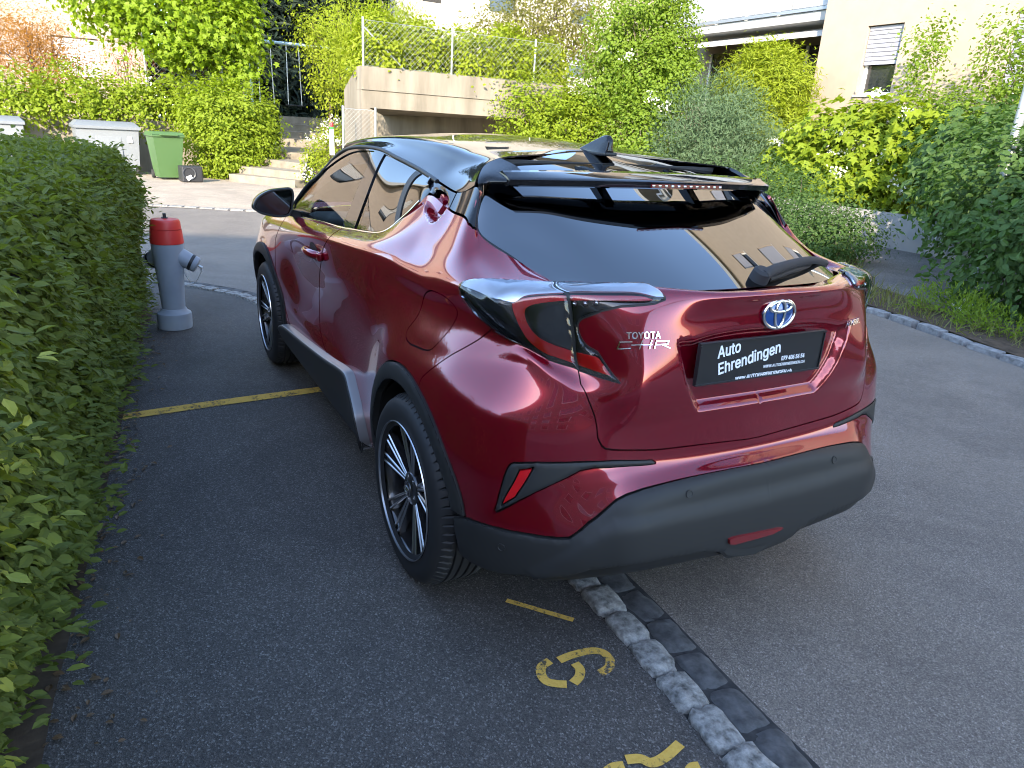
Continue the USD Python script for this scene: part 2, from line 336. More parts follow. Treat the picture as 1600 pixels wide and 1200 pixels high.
# ------------------------------------------------------------------ car: the body sheet, from the front wing along the side and round the corner to the middle of the tail
# columns front -> tail; rows: top edge, inner lamp edge, ridge, shoulder crease, waist, haunch, flank, low, shelf, bumper edge, bottom, tuck
def side(x, Y, Z): return [(x, y, z) for y, z in zip(Y, Z)]
cols = [
 side(3.42, (.50, .52, .54, .56, .57, .58, .58, .57, .56, .56, .55, .45), (.86, .85, .83, .78, .72, .66, .60, .54, .48, .40, .24, .22)),
 side(3.22, (.66, .69, .72, .74, .75, .76, .77, .77, .77, .77, .76, .65), (.90, .885, .86, .81, .74, .68, .61, .54, .47, .40, .24, .22)),
 side(2.95, (.74, .785, .82, .84, .855, .87, .885, .885, .88, .87, .85, .74), (.945, .93, .90, .85, .80, .75, .68, .58, .48, .40, .24, .22)),
 side(2.62, (.76, .80, .835, .855, .868, .88, .893, .895, .885, .87, .85, .74), (.985, .965, .93, .88, .83, .79, .72, .60, .48, .40, .24, .22)),
 side(2.25, (.785, .815, .84, .854, .86, .865, .865, .855, .85, .85, .83, .72), (1.015, .985, .95, .90, .83, .75, .66, .56, .47, .40, .24, .22)),
 side(1.85, (.785, .815, .84, .852, .840, .825, .82, .825, .835, .84, .82, .71), (1.045, 1.02, .99, .95, .86, .74, .62, .52, .46, .40, .24, .22)),
 side(1.40, (.775, .81, .84, .853, .838, .815, .81, .82, .835, .84, .82, .71), (1.075, 1.055, 1.035, 1.005, .88, .74, .62, .52, .46, .40, .24, .22)),
 side(1.00, (.765, .80, .834, .852, .836, .815, .81, .82, .835, .84, .82, .71), (1.108, 1.09, 1.07, 1.035, .90, .75, .62, .52, .46, .40, .24, .22)),
 side(0.62, (.755, .79, .826, .846, .832, .822, .826, .835, .84, .845, .82, .71), (1.150, 1.125, 1.10, 1.06, .94, .80, .66, .54, .46, .40, .24, .22)),
 [A(660, 312, y=.68)]+side(0.32, (.735, .78, .822, .812, .832, .868, .880, .88, .87, .84, .72), (1.215, 1.15, 1.075, .985, .87, .75, .58, .46, .40, .24, .22)),
 [A(679, 281, y=.635), (.21, .712, 1.25), (.20, .762, 1.16), (.19, .818, 1.077), (.18, .806, .985), (.18, .840, .88), (.18, .886, .758), (.18, .890, .59), (.18, .886, .465), (.18, .876, .39), (.18, .845, .25), (.18, .72, .24)],
 [A(714, 300.5, y=.648), (.10, .70, 1.26), (.07, .757, 1.17), (.06, .815, 1.078), (.05, .803, .985), (.05, .848, .88), (.05, .895, .767), (.05, .897, .60), (.05, .89, .47), (.05, .88, .38), (.05, .85, .26), (.05, .72, .24)],
 [(.00, .64, 1.38), (-.04, .695, 1.285), (-.075, .755, 1.19), (-.10, .812, 1.097), (-.11, .800, .995), (-.11, .845, .89), (-.11, .895, .777), (-.12, .897, .61), (-.12, .888, .48), (-.12, .88, .38), (-.12, .85, .27), (-.12, .72, .25)],
 [A(746, 362, y=.680), (-.14, .705, 1.195), (-.20, .760, 1.16), (-.265, .806, 1.105), (-.27, .782, 1.01), (-.27, .828, .91), (-.27, .887, .79), (-.29, .890, .62), (-.30, .88, .50), (-.30, .875, .40), (-.30, .85, .29), (-.30, .73, .27)],
 [A(800, 401, y=.637), A(801, 439.5, y=.70), A(774, 467, y=.782), A(785, 497, y=.768), A(797, 528, y=.742), A(815, 565, y=.728), (-.455, .848, .78), (-.47, .853, .63), (-.48, .845, .54), (-.50, .84, .44), (-.50, .82, .31), (-.48, .72, .30)],
 [A(832, 422, y=.612), A(855, 443, y=.635), A(812, 465, y=.725), A(828, 502, y=.705), A(852, 556, y=.667), A(865, 595, y=.665), (-.575, .748, .78), (-.59, .755, .65), (-.605, .745, .575), (-.635, .735, .46), (-.64, .71, .335), (-.60, .62, .315)],
 [A(857, 441, y=.592), A(891, 445.5, y=.57), A(880, 460, y=.628), A(892, 504, y=.61), A(907, 570, y=.585), A(918, 618, y=.585), (-.640, .600, .785), (-.655, .605, .675), (-.675, .60, .620), (-.722, .60, .50), (-.725, .58, .365), (-.67, .50, .345)],
 [A(1003, 447, y=.405), A(1010, 447.5, y=.41), A(1018, 465, y=.42), (-.668, .445, 1.055), (-.698, .445, .95), (-.703, .450, .865), (-.683, .45, .785), (-.690, .45, .695), (-.705, .45, .652), (-.760, .47, .575), (-.772, .45, .385), (-.71, .40, .365)],
 [(-.618, .22, 1.147), (-.700, .22, 1.165), (-.716, .22, 1.147), (-.699, .22, 1.095), (-.708, .22, .985), (-.710, .22, .868), (-.700, .22, .79), (-.702, .22, .693), (-.710, .22, .655), (-.770, .22, .618), (-.788, .22, .385), (-.725, .20, .36)],
 [(-.632, 0, 1.150), (-.710, 0, 1.168), (-.727, 0, 1.150), (-.706, 0, 1.10), (-.712, 0, .985), (-.712, 0, .868), (-.704, 0, .79), (-.706, 0, .693), (-.713, 0, .655), (-.775, 0, .622), (-.792, 0, .37), (-.73, 0, .345)],
]
net = np.array(cols, float).transpose(1, 0, 2)
BODY = Sheet(net, [6, 8, 12, 16, 16, 18, 18, 18, 20, 14, 14, 16, 20, 20, 20, 20, 30, 30, 30], [8, 8, 12, 14, 16, 14, 14, 12, 10, 16, 8], su=2.6, sv=1.35, flip=False)
if ((BODY.N[80, 120])@np.array([0, 1., 0])) < 0: BODY.flip = True; BODY.normals()
# ------------------------------------------------------------------ car: cut lines, measured in the photograph
def fx(pts, n=6): return BODY.uv(spl(pts, n))
def poly3(sheet, pts3): return Polygon(sheet.uv3(pts3))
# wheel openings: circles in the side plane
sideP = BODY.P[..., [0, 2]].copy(); okS = (BODY.P[..., 1] > .70) & (np.arange(BODY.nv)[:, None] > 25)
sjj, sii = np.nonzero(okS); streeS = cKDTree(sideP[okS])
def uvxz(pts):
    pts = np.asarray(pts, float); t, j_, i_ = BODY.tree, getattr(BODY, 'jj', None), getattr(BODY, 'ii', None)
    BODY.tree, BODY.jj, BODY.ii = streeS, sjj, sii
    r = BODY._newton(pts, lambda uv: BODY.at(uv)[:, [0, 2]]); BODY.tree, BODY.jj, BODY.ii = t, j_, i_
    return r
WX = (0.0, 2.62); WZ = .338
def arch(x0, R, low=.20):
    a = np.linspace(-.35, PI+.35, 60); p = np.stack([x0+R*np.cos(a), WZ+R*np.sin(a)], 1)
    uv = uvxz(p); e = BODY.nv-1
    return Polygon(np.vstack([uv, [uv[-1][0], e+2], [uv[0][0], e+2]])).buffer(0)
open_r, open_f = arch(WX[0], .392), arch(WX[1], .392)
ring_r, ring_f = arch(WX[0], .456).difference(open_r), arch(WX[1], .456).difference(open_f)
low = lambda x0, x1, z: Polygon(uvxz([(x0, z), (x1, z), (x1, .24), (x0, .24)])).buffer(.5)
ring_r = ring_r.difference(Polygon(np.vstack([uvxz([(-.75, .455), (-.30, .455)]), [uvxz([(-.30, .3)])[0][0], 400], [BODY.nu, 400]])).buffer(0))
ring_r = ring_r.difference(Polygon(np.vstack([uvxz([(.30, .31), (.60, .31)]), [uvxz([(.60, .3)])[0][0], 400], [uvxz([(.30, .3)])[0][0], 400]])).buffer(0))
FULL = BODY.whole()
bot = BODY.uv(np.array([(700, 852), (726, 880), (787, 895), (875, 895), (919, 885), (1006, 874), (1094, 858), (1116, 858), (1133, 867), (1160, 868)]))
# sill cladding
sill_top = fx([(446, 507), (453, 508), (480, 529), (517, 556.5), (540, 571), (552, 582), (558, 603), (565, 632), (574, 676), (580, 700)])
sill = Polygon(np.vstack([[sill_top[0][0]-8, sill_top[0][1]+4], sill_top, [sill_top[-1][0], 400], [sill_top[0][0]-8, 400]])).buffer(0)
sill = sill.intersection(FULL).difference(open_r.union(open_f)).difference(ring_r.union(ring_f))
# rear bumper: the grey lower part
grey_top = chain([(690, 800), (709, 806), (726, 808), (770, 823), (822, 834), (875, 841), (889, 840.5), (919, 817), (962, 782), (979, 773), (991, 769)], spl([(1005, 764), (1072, 747), (1181, 725.5), (1215, 719)], 6))
gu = BODY.uv(grey_top); gu = np.vstack([gu, [BODY.nu-1, gu[-1][1]-.3]])
grey = Polygon(np.vstack([gu, [BODY.nu-1, 400], [gu[0][0], 400]])).buffer(0).intersection(FULL).difference(open_r).difference(ring_r)
bb = np.vstack([bot, [BODY.nu-1, bot[-1][1]]])
grey_face = grey.difference(Polygon(np.vstack([bb, [BODY.nu-1, 500], [bb[0][0], 500]])).buffer(0))
lowline = np.vstack([BODY.uv(np.array([(905, 835), (930, 818), (958, 806), (1006, 801), (1094, 782), (1150, 769), (1200, 757)])), [[BODY.nu-1, BODY.uv(np.array([(1200, 757)]))[0][1]-.4]]])
BODY.press(Polygon(np.vstack([lowline, [BODY.nu+30, 300], [lowline[0][0]-25, 300], [lowline[0][0]-20, 118]])).buffer(0), .014, .045)
# plate recess and hatch shelf
recess = BODY.uv(chain([(1066, 575), (1062, 562), (1057.5, 537), (1062.5, 531), (1088, 527.5), (1150, 517), (1200, 510)]))
rlow = BODY.uv(chain([(1066, 575), (1071, 599), (1085, 638), (1090, 643), (1096, 645.5), (1140, 638), (1188, 631)]))
rlow[-4:, 1] = rlow[-4, 1]*.5+rlow[-1, 1]*.5; recess[-3:, 1] = recess[-1, 1]
REC = Polygon(np.vstack([recess, [BODY.nu+40, recess[-1][1]], [BODY.nu+40, rlow[-1][1]], rlow[::-1]])).buffer(0)
BODY.press(REC, -.030, .026)
# lamps
lamp_px = chain(spl([(722, 461), (719, 447), (722.5, 443), (731.5, 439.5), (756, 438), (801, 439.5), (855, 443), (891, 445), (947, 446), (999, 446), (1016, 449), (1031, 457), (1038, 464)], 4), [(1038.5, 468.5), (1024, 474), (970, 478.5)], spl([(940, 485), (925, 491), (909, 497), (903, 506), (905, 521.5), (916, 539.5), (934, 551)], 4), [(968, 598), (905, 579), (898, 574)], spl([(857.5, 562), (826, 544), (790, 526), (767.5, 511), (740.5, 485.5), (727, 467)], 4))
LAMP = BODY.poly(lamp_px)
split_px = [(846, 425), (857, 441), (866, 445), (887, 461), (891, 480), (896, 526), (899, 560), (903.5, 579), (907, 600), (920, 627), (929, 650), (932, 665), (934, 685), (940, 697), (947, 702), (958, 703.5)]
hatch_low = BODY.uv(chain(split_px, spl([(982, 704), (1026, 703), (1070, 698), (1120, 692), (1170, 686)], 5)))
hatch_low = np.vstack([hatch_low, [BODY.nu+5, hatch_low[-1][1]-.4]])
HATCH = Polygon(np.vstack([hatch_low, [BODY.nu+5, -5], [hatch_low[0][0], -5]])).buffer(0).intersection(FULL)
# black trim behind the side window, black pillar panel
pillar = BODY.poly(chain([(714, 300.5), (701.7, 326.7)], spl([(731.7, 350), (745.2, 361.5)], 2), [(746, 340), (746, 288), (735, 276), (705, 285)]))
trim = BODY.poly([(669, 303), (664, 300), (672, 278), (684, 278), (714, 300.5), (701.7, 326.7), (697.5, 322), (700, 310), (696, 303), (689, 298.5), (676, 306)])
cup = BODY.poly(spl([(664, 327), (668, 318), (676, 306.5), (689, 299), (696, 303), (700, 310), (697, 323), (685, 339), (677, 345), (669, 338)], 4, True))
grip_px = [(665, 314), (673.4, 306.3), (693, 320.6), (684.5, 333)]
GRIP = BODY.panel(BODY.poly(grip_px), off=.002, edge=.02, gap=0)      # cut before the cup is pressed in
BODY.press(cup, -.030, .012)
fuel_loop = np.array([(1150, 225), (1180, 218), (1225, 235), (1270, 262), (1325, 320), (1337, 375), (1290, 460), (1230, 530), (1180, 580), (1140, 588), (1090, 570), (1040, 545), (1018, 505), (1030, 455), (1080, 390), (1110, 330), (1130, 255)])/4+[380, 400]
FUEL = BODY.poly(spl(fuel_loop, 5, True))
garnish = BODY.poly(chain(spl([(772, 801.5), (776, 785), (787.5, 745), (795, 728), (803, 723)], 4), [(840, 722.5), (960, 719.5), (1019, 718.5), (1024.5, 721.5), (1024, 725), (1010, 727), (927.5, 731.5), (905.6, 736)], [(845, 766), (783, 797)]))
refl = BODY.poly([(811.5, 735), (833.5, 731.5), (805, 777), (783.5, 790)])
fogp = BODY.poly([(1139, 851), (1139.5, 845), (1146, 842), (1200, 829.5), (1200, 837), (1146, 853)]) if 0 else None
# panel cut lines over what is left
cuts = [fx([(452, 332), (440, 350), (431, 372), (430, 395), (431, 422), (437, 450), (446, 482), (454, 512)]),
        fx([(538, 346), (536, 355), (520, 366), (510, 378), (504, 392), (502, 407), (499, 440), (500, 510), (508, 545), (520, 562)]),
        fx([(703, 323), (701.7, 327), (679, 360), (667, 387), (655, 410), (645, 435), (640, 455), (636, 475), (629, 491), (615, 512), (602, 530), (598, 545), (597, 570)]),
        fx([(772, 512), (767, 515.5), (750, 529), (730, 541), (700, 558), (667, 582.5), (656, 597), (652, 622)])]
cladding_all = ring_r.union(ring_f).union(sill).union(grey)
taken = cladding_all.union(open_r).union(open_f).union(LAMP).union(HATCH).union(pillar).union(trim).union(garnish).union(FUEL)
rest = FULL.difference(taken.buffer(.01))
net_lines = shapely.unary_union([rest.boundary]+[LineString(c) for c in cuts])
faces = [f for f in shapely.ops.polygonize(net_lines) if rest.contains(f.representative_point()) and f.area > 12]
seeds = {'front_door': (465, 400), 'rear_door': (560, 440), 'quarter_panel': (690, 470), 'rear_bumper': (800, 650)}
suv = {k: Point(*BODY.uv(np.array([v], float))[0]) for k, v in seeds.items()}

car = thing('parked_car', 'dark red crossover hatchback with black roof parked on the yellow marked bay', 'car')
CAR = str(car.GetPath())
def both(name, m, mat_, parent=None, **k):
    """A left part and its mirror image on the right."""
    a = part(parent or CAR, name, m[:2], mat_, normals=m[2], **k); r_ = mirror(m)
    b = part(parent or CAR, name, r_[:2], mat_, normals=r_[2], **k); return a, b
def both_t(name, m, mat_, parent=None, smooth=30, **k):
    return part(parent or CAR, name, m, mat_, smooth, **k), part(parent or CAR, name, mirror(m), mat_, smooth, **k)
def whole(name, m, mat_, parent=None, **k):
    j = join([m, mirror(m)]); return part(parent or CAR, name, j[:2], mat_, normals=j[2], **k)
doors = {}
for f in faces:
    nm = [k for k, p_ in suv.items() if f.contains(p_)]
    g = BODY.panel(f)
    if nm == ['rear_bumper']: bumper = whole('rear_bumper', g, 'car_paint')
    elif nm: doors[nm[0]] = both(nm[0], g, 'car_paint')
    elif f.representative_point().x < suv['front_door'].x: doors['front_wing'] = both('front_wing', g, 'car_paint')
    elif f.area > 40: both('body_panel', g, 'car_paint')
hg = HATCH.difference(LAMP)
hatch = whole('hatch_door', join([BODY.panel(h, gap=.0040) for h in getattr(hg, 'geoms', [hg]) if h.area > 40]), 'car_paint')
both('fuel_door' if 0 else 'filler_flap', BODY.panel(FUEL), 'car_paint')
both('pillar_panel', BODY.panel(pillar), 'gloss_black'); both('window_trim', BODY.panel(trim), 'gloss_black')
for d_, m_ in zip(doors['rear_door'], (GRIP, mirror(GRIP))): part(d_, 'handle', m_[:2], 'car_paint', normals=m_[2])
both('wheel_arch_trim', BODY.panel(ring_r, off=.006, edge=.03, puff=(.006, .02)), 'cladding'); both('wheel_arch_trim', BODY.panel(ring_f, off=.006, edge=.03, puff=(.006, .02)), 'cladding')
ST = BODY.at(sill_top); mz = (ST[:, 2:]+.26)/2; X1_ = ST[:, :1]; o_ = np.ones_like(X1_)
SILL = Sheet(np.array([ST+[0, -.006, .001], ST+[0, .030, -.001], ST+[0, .043, -.007], ST+[0, .047, -.022], np.hstack([X1_, ST[:, 1:2]+.036, mz]), np.hstack([X1_, .868*o_, .275*o_]), np.hstack([X1_, .83*o_, .245*o_]), np.hstack([X1_, .72*o_, .24*o_])]), 2, 5, su=2, sv=.8)
if SILL.N[12, 20, 1] < 0: SILL.flip = True; SILL.normals()
SILL.closed_at_end = False
both('sill_cladding', SILL.panel(shapely.box(0, 8, SILL.nu-1, SILL.nv-1), edge=.004, gap=0), 'cladding'); both('sill_strip', SILL.panel(shapely.box(0, 0, SILL.nu-1, 8), edge=.004, gap=0), 'sill_silver'); both('sill_backing', BODY.panel(sill, off=-.004, edge=0, gap=0), 'seal_black')
lower = whole('bumper_skirt', BODY.panel(grey_face, off=.003, edge=.02, puff=(.005, .012)), 'cladding')
both('bumper_garnish', BODY.panel(garnish.difference(refl), off=-.002, edge=.02, puff=(.006, .012)), 'cladding'); both('reflector', BODY.panel(refl, off=.001, edge=.02), 'lamp_red')
under = grey.difference(grey_face.buffer(.5))
if not under.is_empty: whole('bumper_underside', join([BODY.panel(q, off=-.01, edge=.01, gap=0) for q in getattr(under, 'geoms', [under]) if q.area > 5]), 'seal_black')
# dark shell behind the panel gaps
SHELL = shapely.box(0, 13, BODY.nu-1, BODY.nv-1).difference(open_r.union(open_f))
whole('inner_shell', BODY.panel(SHELL, off=-.016, edge=0, gap=0), 'void_black')

# tail lamps: dark housing, red light bar, clear reflector field, silver top strip, under a clear lens; divided at the hatch edge
lamp_cut = LineString(BODY.uv(np.array(split_px[1:10], float))).buffer(.35)
seg = lambda px, n=4: BODY.poly(spl(px, n, True))
strip = BODY.poly(chain(spl([(724, 447), (733, 440.5), (756, 439), (801, 440.5), (855, 444), (891, 446), (947, 447), (999, 447), (1016, 450), (1031, 458), (1036, 466)], 3), spl([(1024, 466), (990, 460), (940, 459.5), (902, 459), (880, 460.5), (845, 462), (820, 465), (806, 472), (797, 473), (774, 467), (745, 456), (730, 450)], 3)))
bar_px = chain(spl([(800, 474), (812, 467), (845, 463), (883, 461.5), (945, 462), (1000, 463), (1022, 469)], 4), [(1000, 470.5)], spl([(945, 469.5), (886, 470), (850, 473), (828, 478), (820, 487), (824, 505), (836, 522), (856, 535), (897, 549), (930, 557), (937, 561)], 4), [(956, 588)], spl([(905, 571), (880, 562), (850, 551), (826, 532), (812, 510), (803, 490)], 4))
bar = BODY.poly(bar_px).intersection(LAMP); strip = strip.intersection(LAMP)
field = seg([(826, 482), (840, 475), (884, 472), (890, 500), (897, 546), (858, 532), (838, 518), (828, 502)]).intersection(LAMP).difference(bar)
for k_, side_m in enumerate((lambda q: q, mirror)):
    ln = BODY.panel(LAMP.difference(lamp_cut), off=.006, edge=.006, gap=.002, puff=(.008, .02)); ln = side_m(ln)
    tl = part(CAR, 'tail_lamp', ln[:2], 'lamp_lens', normals=ln[2])
    for nm_, g_, mt_, of_ in (('housing', LAMP, 'lamp_dark', -.010), ('light_bar', bar, 'lamp_red', .001), ('reflector_field', field, 'lamp_glassy', -.005), ('silver_strip', strip, 'lamp_silver', .009)):
        q = side_m(BODY.panel(g_.difference(lamp_cut) if nm_ != 'housing' else g_, off=of_, edge=.006 if nm_ != 'housing' else 0, gap=0.0005)); part(tl, nm_, q[:2], mt_, normals=q[2])
    gk = side_m(BODY.panel(BODY.grow(LAMP, .004).difference(BODY.grow(LAMP, -.002)), off=.002, edge=.01, gap=0)); part(tl, 'gasket', gk[:2], 'seal_black', normals=gk[2])
    gk = side_m(BODY.panel(BODY.grow(lamp_cut, .0030).intersection(LAMP), off=.0085, edge=.012, gap=0)); part(tl, 'gasket', gk[:2], 'seal_black', normals=gk[2])
    for (x_, y_) in ((897.5, 475), (914.5, 474.5), (932, 473.5)):
        c_ = BODY.uv(np.array([(x_, y_)])); p_, n_ = BODY.at(c_)[0], BODY.at(c_, BODY.N)[0]
        b_ = trimesh.creation.icosphere(subdivisions=2, radius=.0085); b_.apply_translation(p_-n_*.002); part(tl, 'bulb', mirror(b_) if k_ else b_, 'lamp_chrome')
# ------------------------------------------------------------------ car: roof, glass, spoiler
# A-line: lower edge of the roof side above the windows; rail: upper edge of the roof side
Aln = np.array([A(455, 326, y=.775), A(480, 290, y=.725), A(500, 272, y=.69), A(530, 240, y=.63), A(555, 229, y=.61), A(592, 231, y=.60), A(620, 244, y=.602), A(655, 262, y=.612), A(685, 282, y=.632), A(714, 300, y=.648)])
def along(poly, x):
    o = np.argsort(poly[:, 0]); return np.array([np.interp(x, poly[o, 0], poly[o, k]) for k in range(3)])
def ctr(x): return np.array([x, 0, 1.532-.062*(x-1.12)**2 if x > 1.12 else 1.532-.060*(x-1.12)**2])
rail = np.array([[2.0, .60, 1.395], [1.75, .545, 1.452], [1.5, .525, 1.482], A(618, 213.5, y=.525), A(655, 217, y=.525), A(691, 223.5, y=.53), A(738, 240.8, y=.535), A(770, 247.5, y=.535)])
rc = []
for x in (1.80, 1.60, 1.35, 1.10, .85, .60, .45, .33):
    c, a, r_ = ctr(x), along(Aln, x), along(rail, x)
    m1, m2 = c*.75+r_*.25, c*.40+r_*.60; m1[2] = c[2]-.10*(c[2]-r_[2]); m2[2] = c[2]-.45*(c[2]-r_[2])
    s1 = r_*.62+a*.38+np.array([0, -.004, -.006]); s2 = r_*.22+a*.78+np.array([0, .0, -.003])
    rc.append([c, m1, m2, r_, s1, s2, a])
# last column: the joint with the spoiler
rc.append([A(925, 238.5, y=0)+[-.03, 0, 0], A(868, 240, y=.20), A(815, 242.5, y=.40), A(781, 246.5, y=.52), A(757, 257, y=.575), A(746, 276, y=.625), A(742, 289, y=.645)])
rc.insert(-1, [rc[-2][0]*.6+rc[-1][0]*.4, rc[-2][1]*.6+rc[-1][1]*.4, rc[-2][2]*.6+rc[-1][2]*.4, np.array([.19, .528, 1.460]), np.array([.195, .575, 1.425]), np.array([.168, .626, 1.377]), A(714, 300, y=.648)])
ROOF = Sheet(np.array(rc).transpose(1, 0, 2)[::-1], 12, [6, 8, 8, 10, 10, 8], su=2.5, sv=1.6)
if ROOF.N[-1, 30, 2] < 0: ROOF.flip = True; ROOF.normals()
ROOF.closed_at_end = False
rg = ROOF.whole(); roof_uv = Polygon(np.vstack([[0, 0], [ROOF.nu-1-.3, 0], [ROOF.nu-1-.3, ROOF.nv-1], [0, ROOF.nv-1]]))
whole('roof', ROOF.panel(roof_uv, edge=.005, gap=0), 'gloss_black')
# roof side wing: a raised blade along the rail
# rear window
rgn = [[(.34, 0, 1.489), (.07, 0, 1.429), (-.12, 0, 1.362), (-.38, 0, 1.262), (-.636, 0, 1.149)],
       [(.335, .2, 1.484), (.07, .2, 1.425), (-.12, .22, 1.357), (-.37, .22, 1.257), (-.622, .22, 1.146)],
       [(.28, .40, 1.471), (.06, .42, 1.411), (-.11, .45, 1.338), (-.34, .43, 1.237), (-.555, .41, 1.141)],
       [(.20, .53, 1.440), (.04, .56, 1.385), (-.085, .595, 1.285), (-.27, .56, 1.20), (-.455, .54, 1.139)],
       [(.06, .615, 1.40), (.0, .632, 1.355), tuple(A(747, 362, y=.674)), A(800, 402, y=.630), A(856, 441, y=.588)]]
GLASS = Sheet(np.array(rgn, float)[::-1].transpose(1, 0, 2), [12, 16, 18, 18], [10, 12, 18, 18], su=2, sv=2.5)
if GLASS.N[20, 20, 2] < 0: GLASS.flip = True; GLASS.normals()
pane('rear_glass', (.02, .022, .025), 2.5)
gx = GLASS.panel(GLASS.whole(), off=.006, edge=.010, gap=.0025)
rw = whole('rear_window', gx, 'rear_glass')
seal = join([(lambda t_: (t_.vertices, t_.faces, t_.vertex_normals))(tube(np.vstack([GLASS.at(np.stack([np.full(40, .0), np.linspace(6, GLASS.nv-1, 40)], 1))])+[0, .004, 0], .006, 6))])
both('window_seal', seal, 'seal_black')
# spoiler blade on two struts, with side fins that run into the roof
def blade_section(y):
    q = (abs(y)/.572)**2; xl, xt, zt = -.085+.085*q, -.247+.177*q, 1.424-.016*q
    top_ = [(xl, zt+.014), (xl-.02, zt+.020), (xl*.6+xt*.4, zt+.014), (xt+.015, zt+.004), (xt, zt-.004)]
    low_ = [(xt+.004, zt-.022), (xt+.03, zt-.028), (xl*.7+xt*.3, zt-.014), (xl-.008, zt+.004)]
    return [(x, y, z) for x, z in top_+low_]
ys = np.linspace(-.572, .572, 41); sec = np.array([blade_section(y) for y in ys]); k_ = sec.shape[1]
V = sec.reshape(-1, 3); F = []
for i in range(len(ys)-1):
    for j in range(k_):
        a, b = i*k_+j, i*k_+(j+1) % k_; F += [[a, b, b+k_], [a, b+k_, a+k_]]
for j in range(1, k_-1): F += [[0, j, j+1], [(len(ys)-1)*k_, (len(ys)-1)*k_+j+1, (len(ys)-1)*k_+j]]
blade = trimesh.Trimesh(V, F, process=False); trimesh.repair.fix_normals(blade)
sp = part(CAR, 'spoiler', blade, 'gloss_black', 35)
f0 = np.array([A(781, 247, y=.52)+[0, 0, .002], A(757, 257.5, y=.577), A(747.5, 276, y=.627), A(746.5, 287.5, y=.645)]); f2 = np.array([(.020, .505, 1.445), (.012, .562, 1.426), (.000, .602, 1.405), (-.004, .609, 1.386)]); f4 = np.array([(-.035, .500, 1.423), (-.048, .546, 1.414), (-.060, .5725, 1.403), (-.060, .5745, 1.391)])
FIN = Sheet(np.array([f0, f0*.5+f2*.5+[0, .001, .001], f2, f2*.45+f4*.55, f4]).transpose(1, 0, 2), 10, 8, su=2, sv=1.5)
if FIN.N[4, 10, 2] < 0: FIN.flip = True; FIN.normals()
FIN.closed_at_end = False
for q in (FIN.panel(FIN.whole(), edge=.012, gap=.0015), ):
    for w in (q, mirror(q)): part(sp, 'fin', w[:2], 'gloss_black', normals=w[2])
for y in (-.20, .20): part(sp, 'strut', hullof([(x, y+dy, z) for dy in (-.018, .018) for x, z in ((-.09, 1.43), (-.13, 1.40), (.10, 1.445), (.14, 1.41))]), 'gloss_black')
bl = part(sp, 'brake_light', cat([box(.006, .30, .012, (-.2485, 0, 1.408))]), 'lamp_red_dark')
for k in range(12): part(sp, 'brake_diode', rbox(.006, .012, .008, .002, (-.2510+.0006*abs(k-5.5)**1.2*.2, (k-5.5)*.026, 1.408)), 'lamp_chrome')
# roof aerial
fin = hullof([(.215+dx, s*.006, 1.553) for s in (-1, 1) for dx in (0, .035)]+[(.205, s*.030, 1.476) for s in (-1, 1)]+[(.205, s*.016, 1.53) for s in (-1, 1)]+[(.30, s*.016, 1.526) for s in (-1, 1)]+[(.40, s*.026, 1.492) for s in (-1, 1)]+[(.44, 0, 1.488)])
fin = fin.subdivide().subdivide(); trimesh.smoothing.filter_taubin(fin, iterations=8); part(CAR, 'roof_aerial', fin, 'gloss_black', 60)
part(CAR, 'roof_aerial_base', rbox(.24, .056, .012, .004, (.315, 0, 1.487)), 'seal_black')

# ------------------------------------------------------------------ car: side windows
pb = [(462, 335, .776), (480, 340.5, .775), (505, 346, .772), (536, 355, .765), (556, 358.5, .762), (580, 362.5, .757), (597, 363, .752), (612, 357, .738), (630, 342, .715), (645, 329, .70), (660, 313, .682), (673, 299, .660)]
pt = [(462, 318, .76), (482, 287, .718), (508, 262, .672), (541, 236, .62), (556, 230.5, .608), (578, 230, .600), (592, 232, .598), (608, 239, .598), (628, 248.5, .602), (645, 258, .607), (660, 266, .613), (676, 277, .628)]
bt, tp = np.array([A(a, b, y=y) for a, b, y in pb]), np.array([A(a, b, y=y) for a, b, y in pt])
mid = (bt+tp)/2+[0, .012, 0]
SIDE = Sheet(np.array([tp, mid, bt]), 8, 16, su=6, sv=3)
if SIDE.N[16, 40, 1] < 0: SIDE.flip = True; SIDE.normals()
SIDE.closed_at_end = False
pil_b = SIDE.poly([(589, 231), (605, 236), (555, 360), (536, 358)])
front_pane = SIDE.whole().difference(pil_b).difference(shapely.box(SIDE.uv(np.array([(575, 300.)]))[0][0], -1, 999, 999))
rear_pane = SIDE.whole().difference(pil_b).difference(front_pane.buffer(.05))
bar_q = SIDE.poly([(651, 268), (659, 272), (625, 349), (617, 352)])
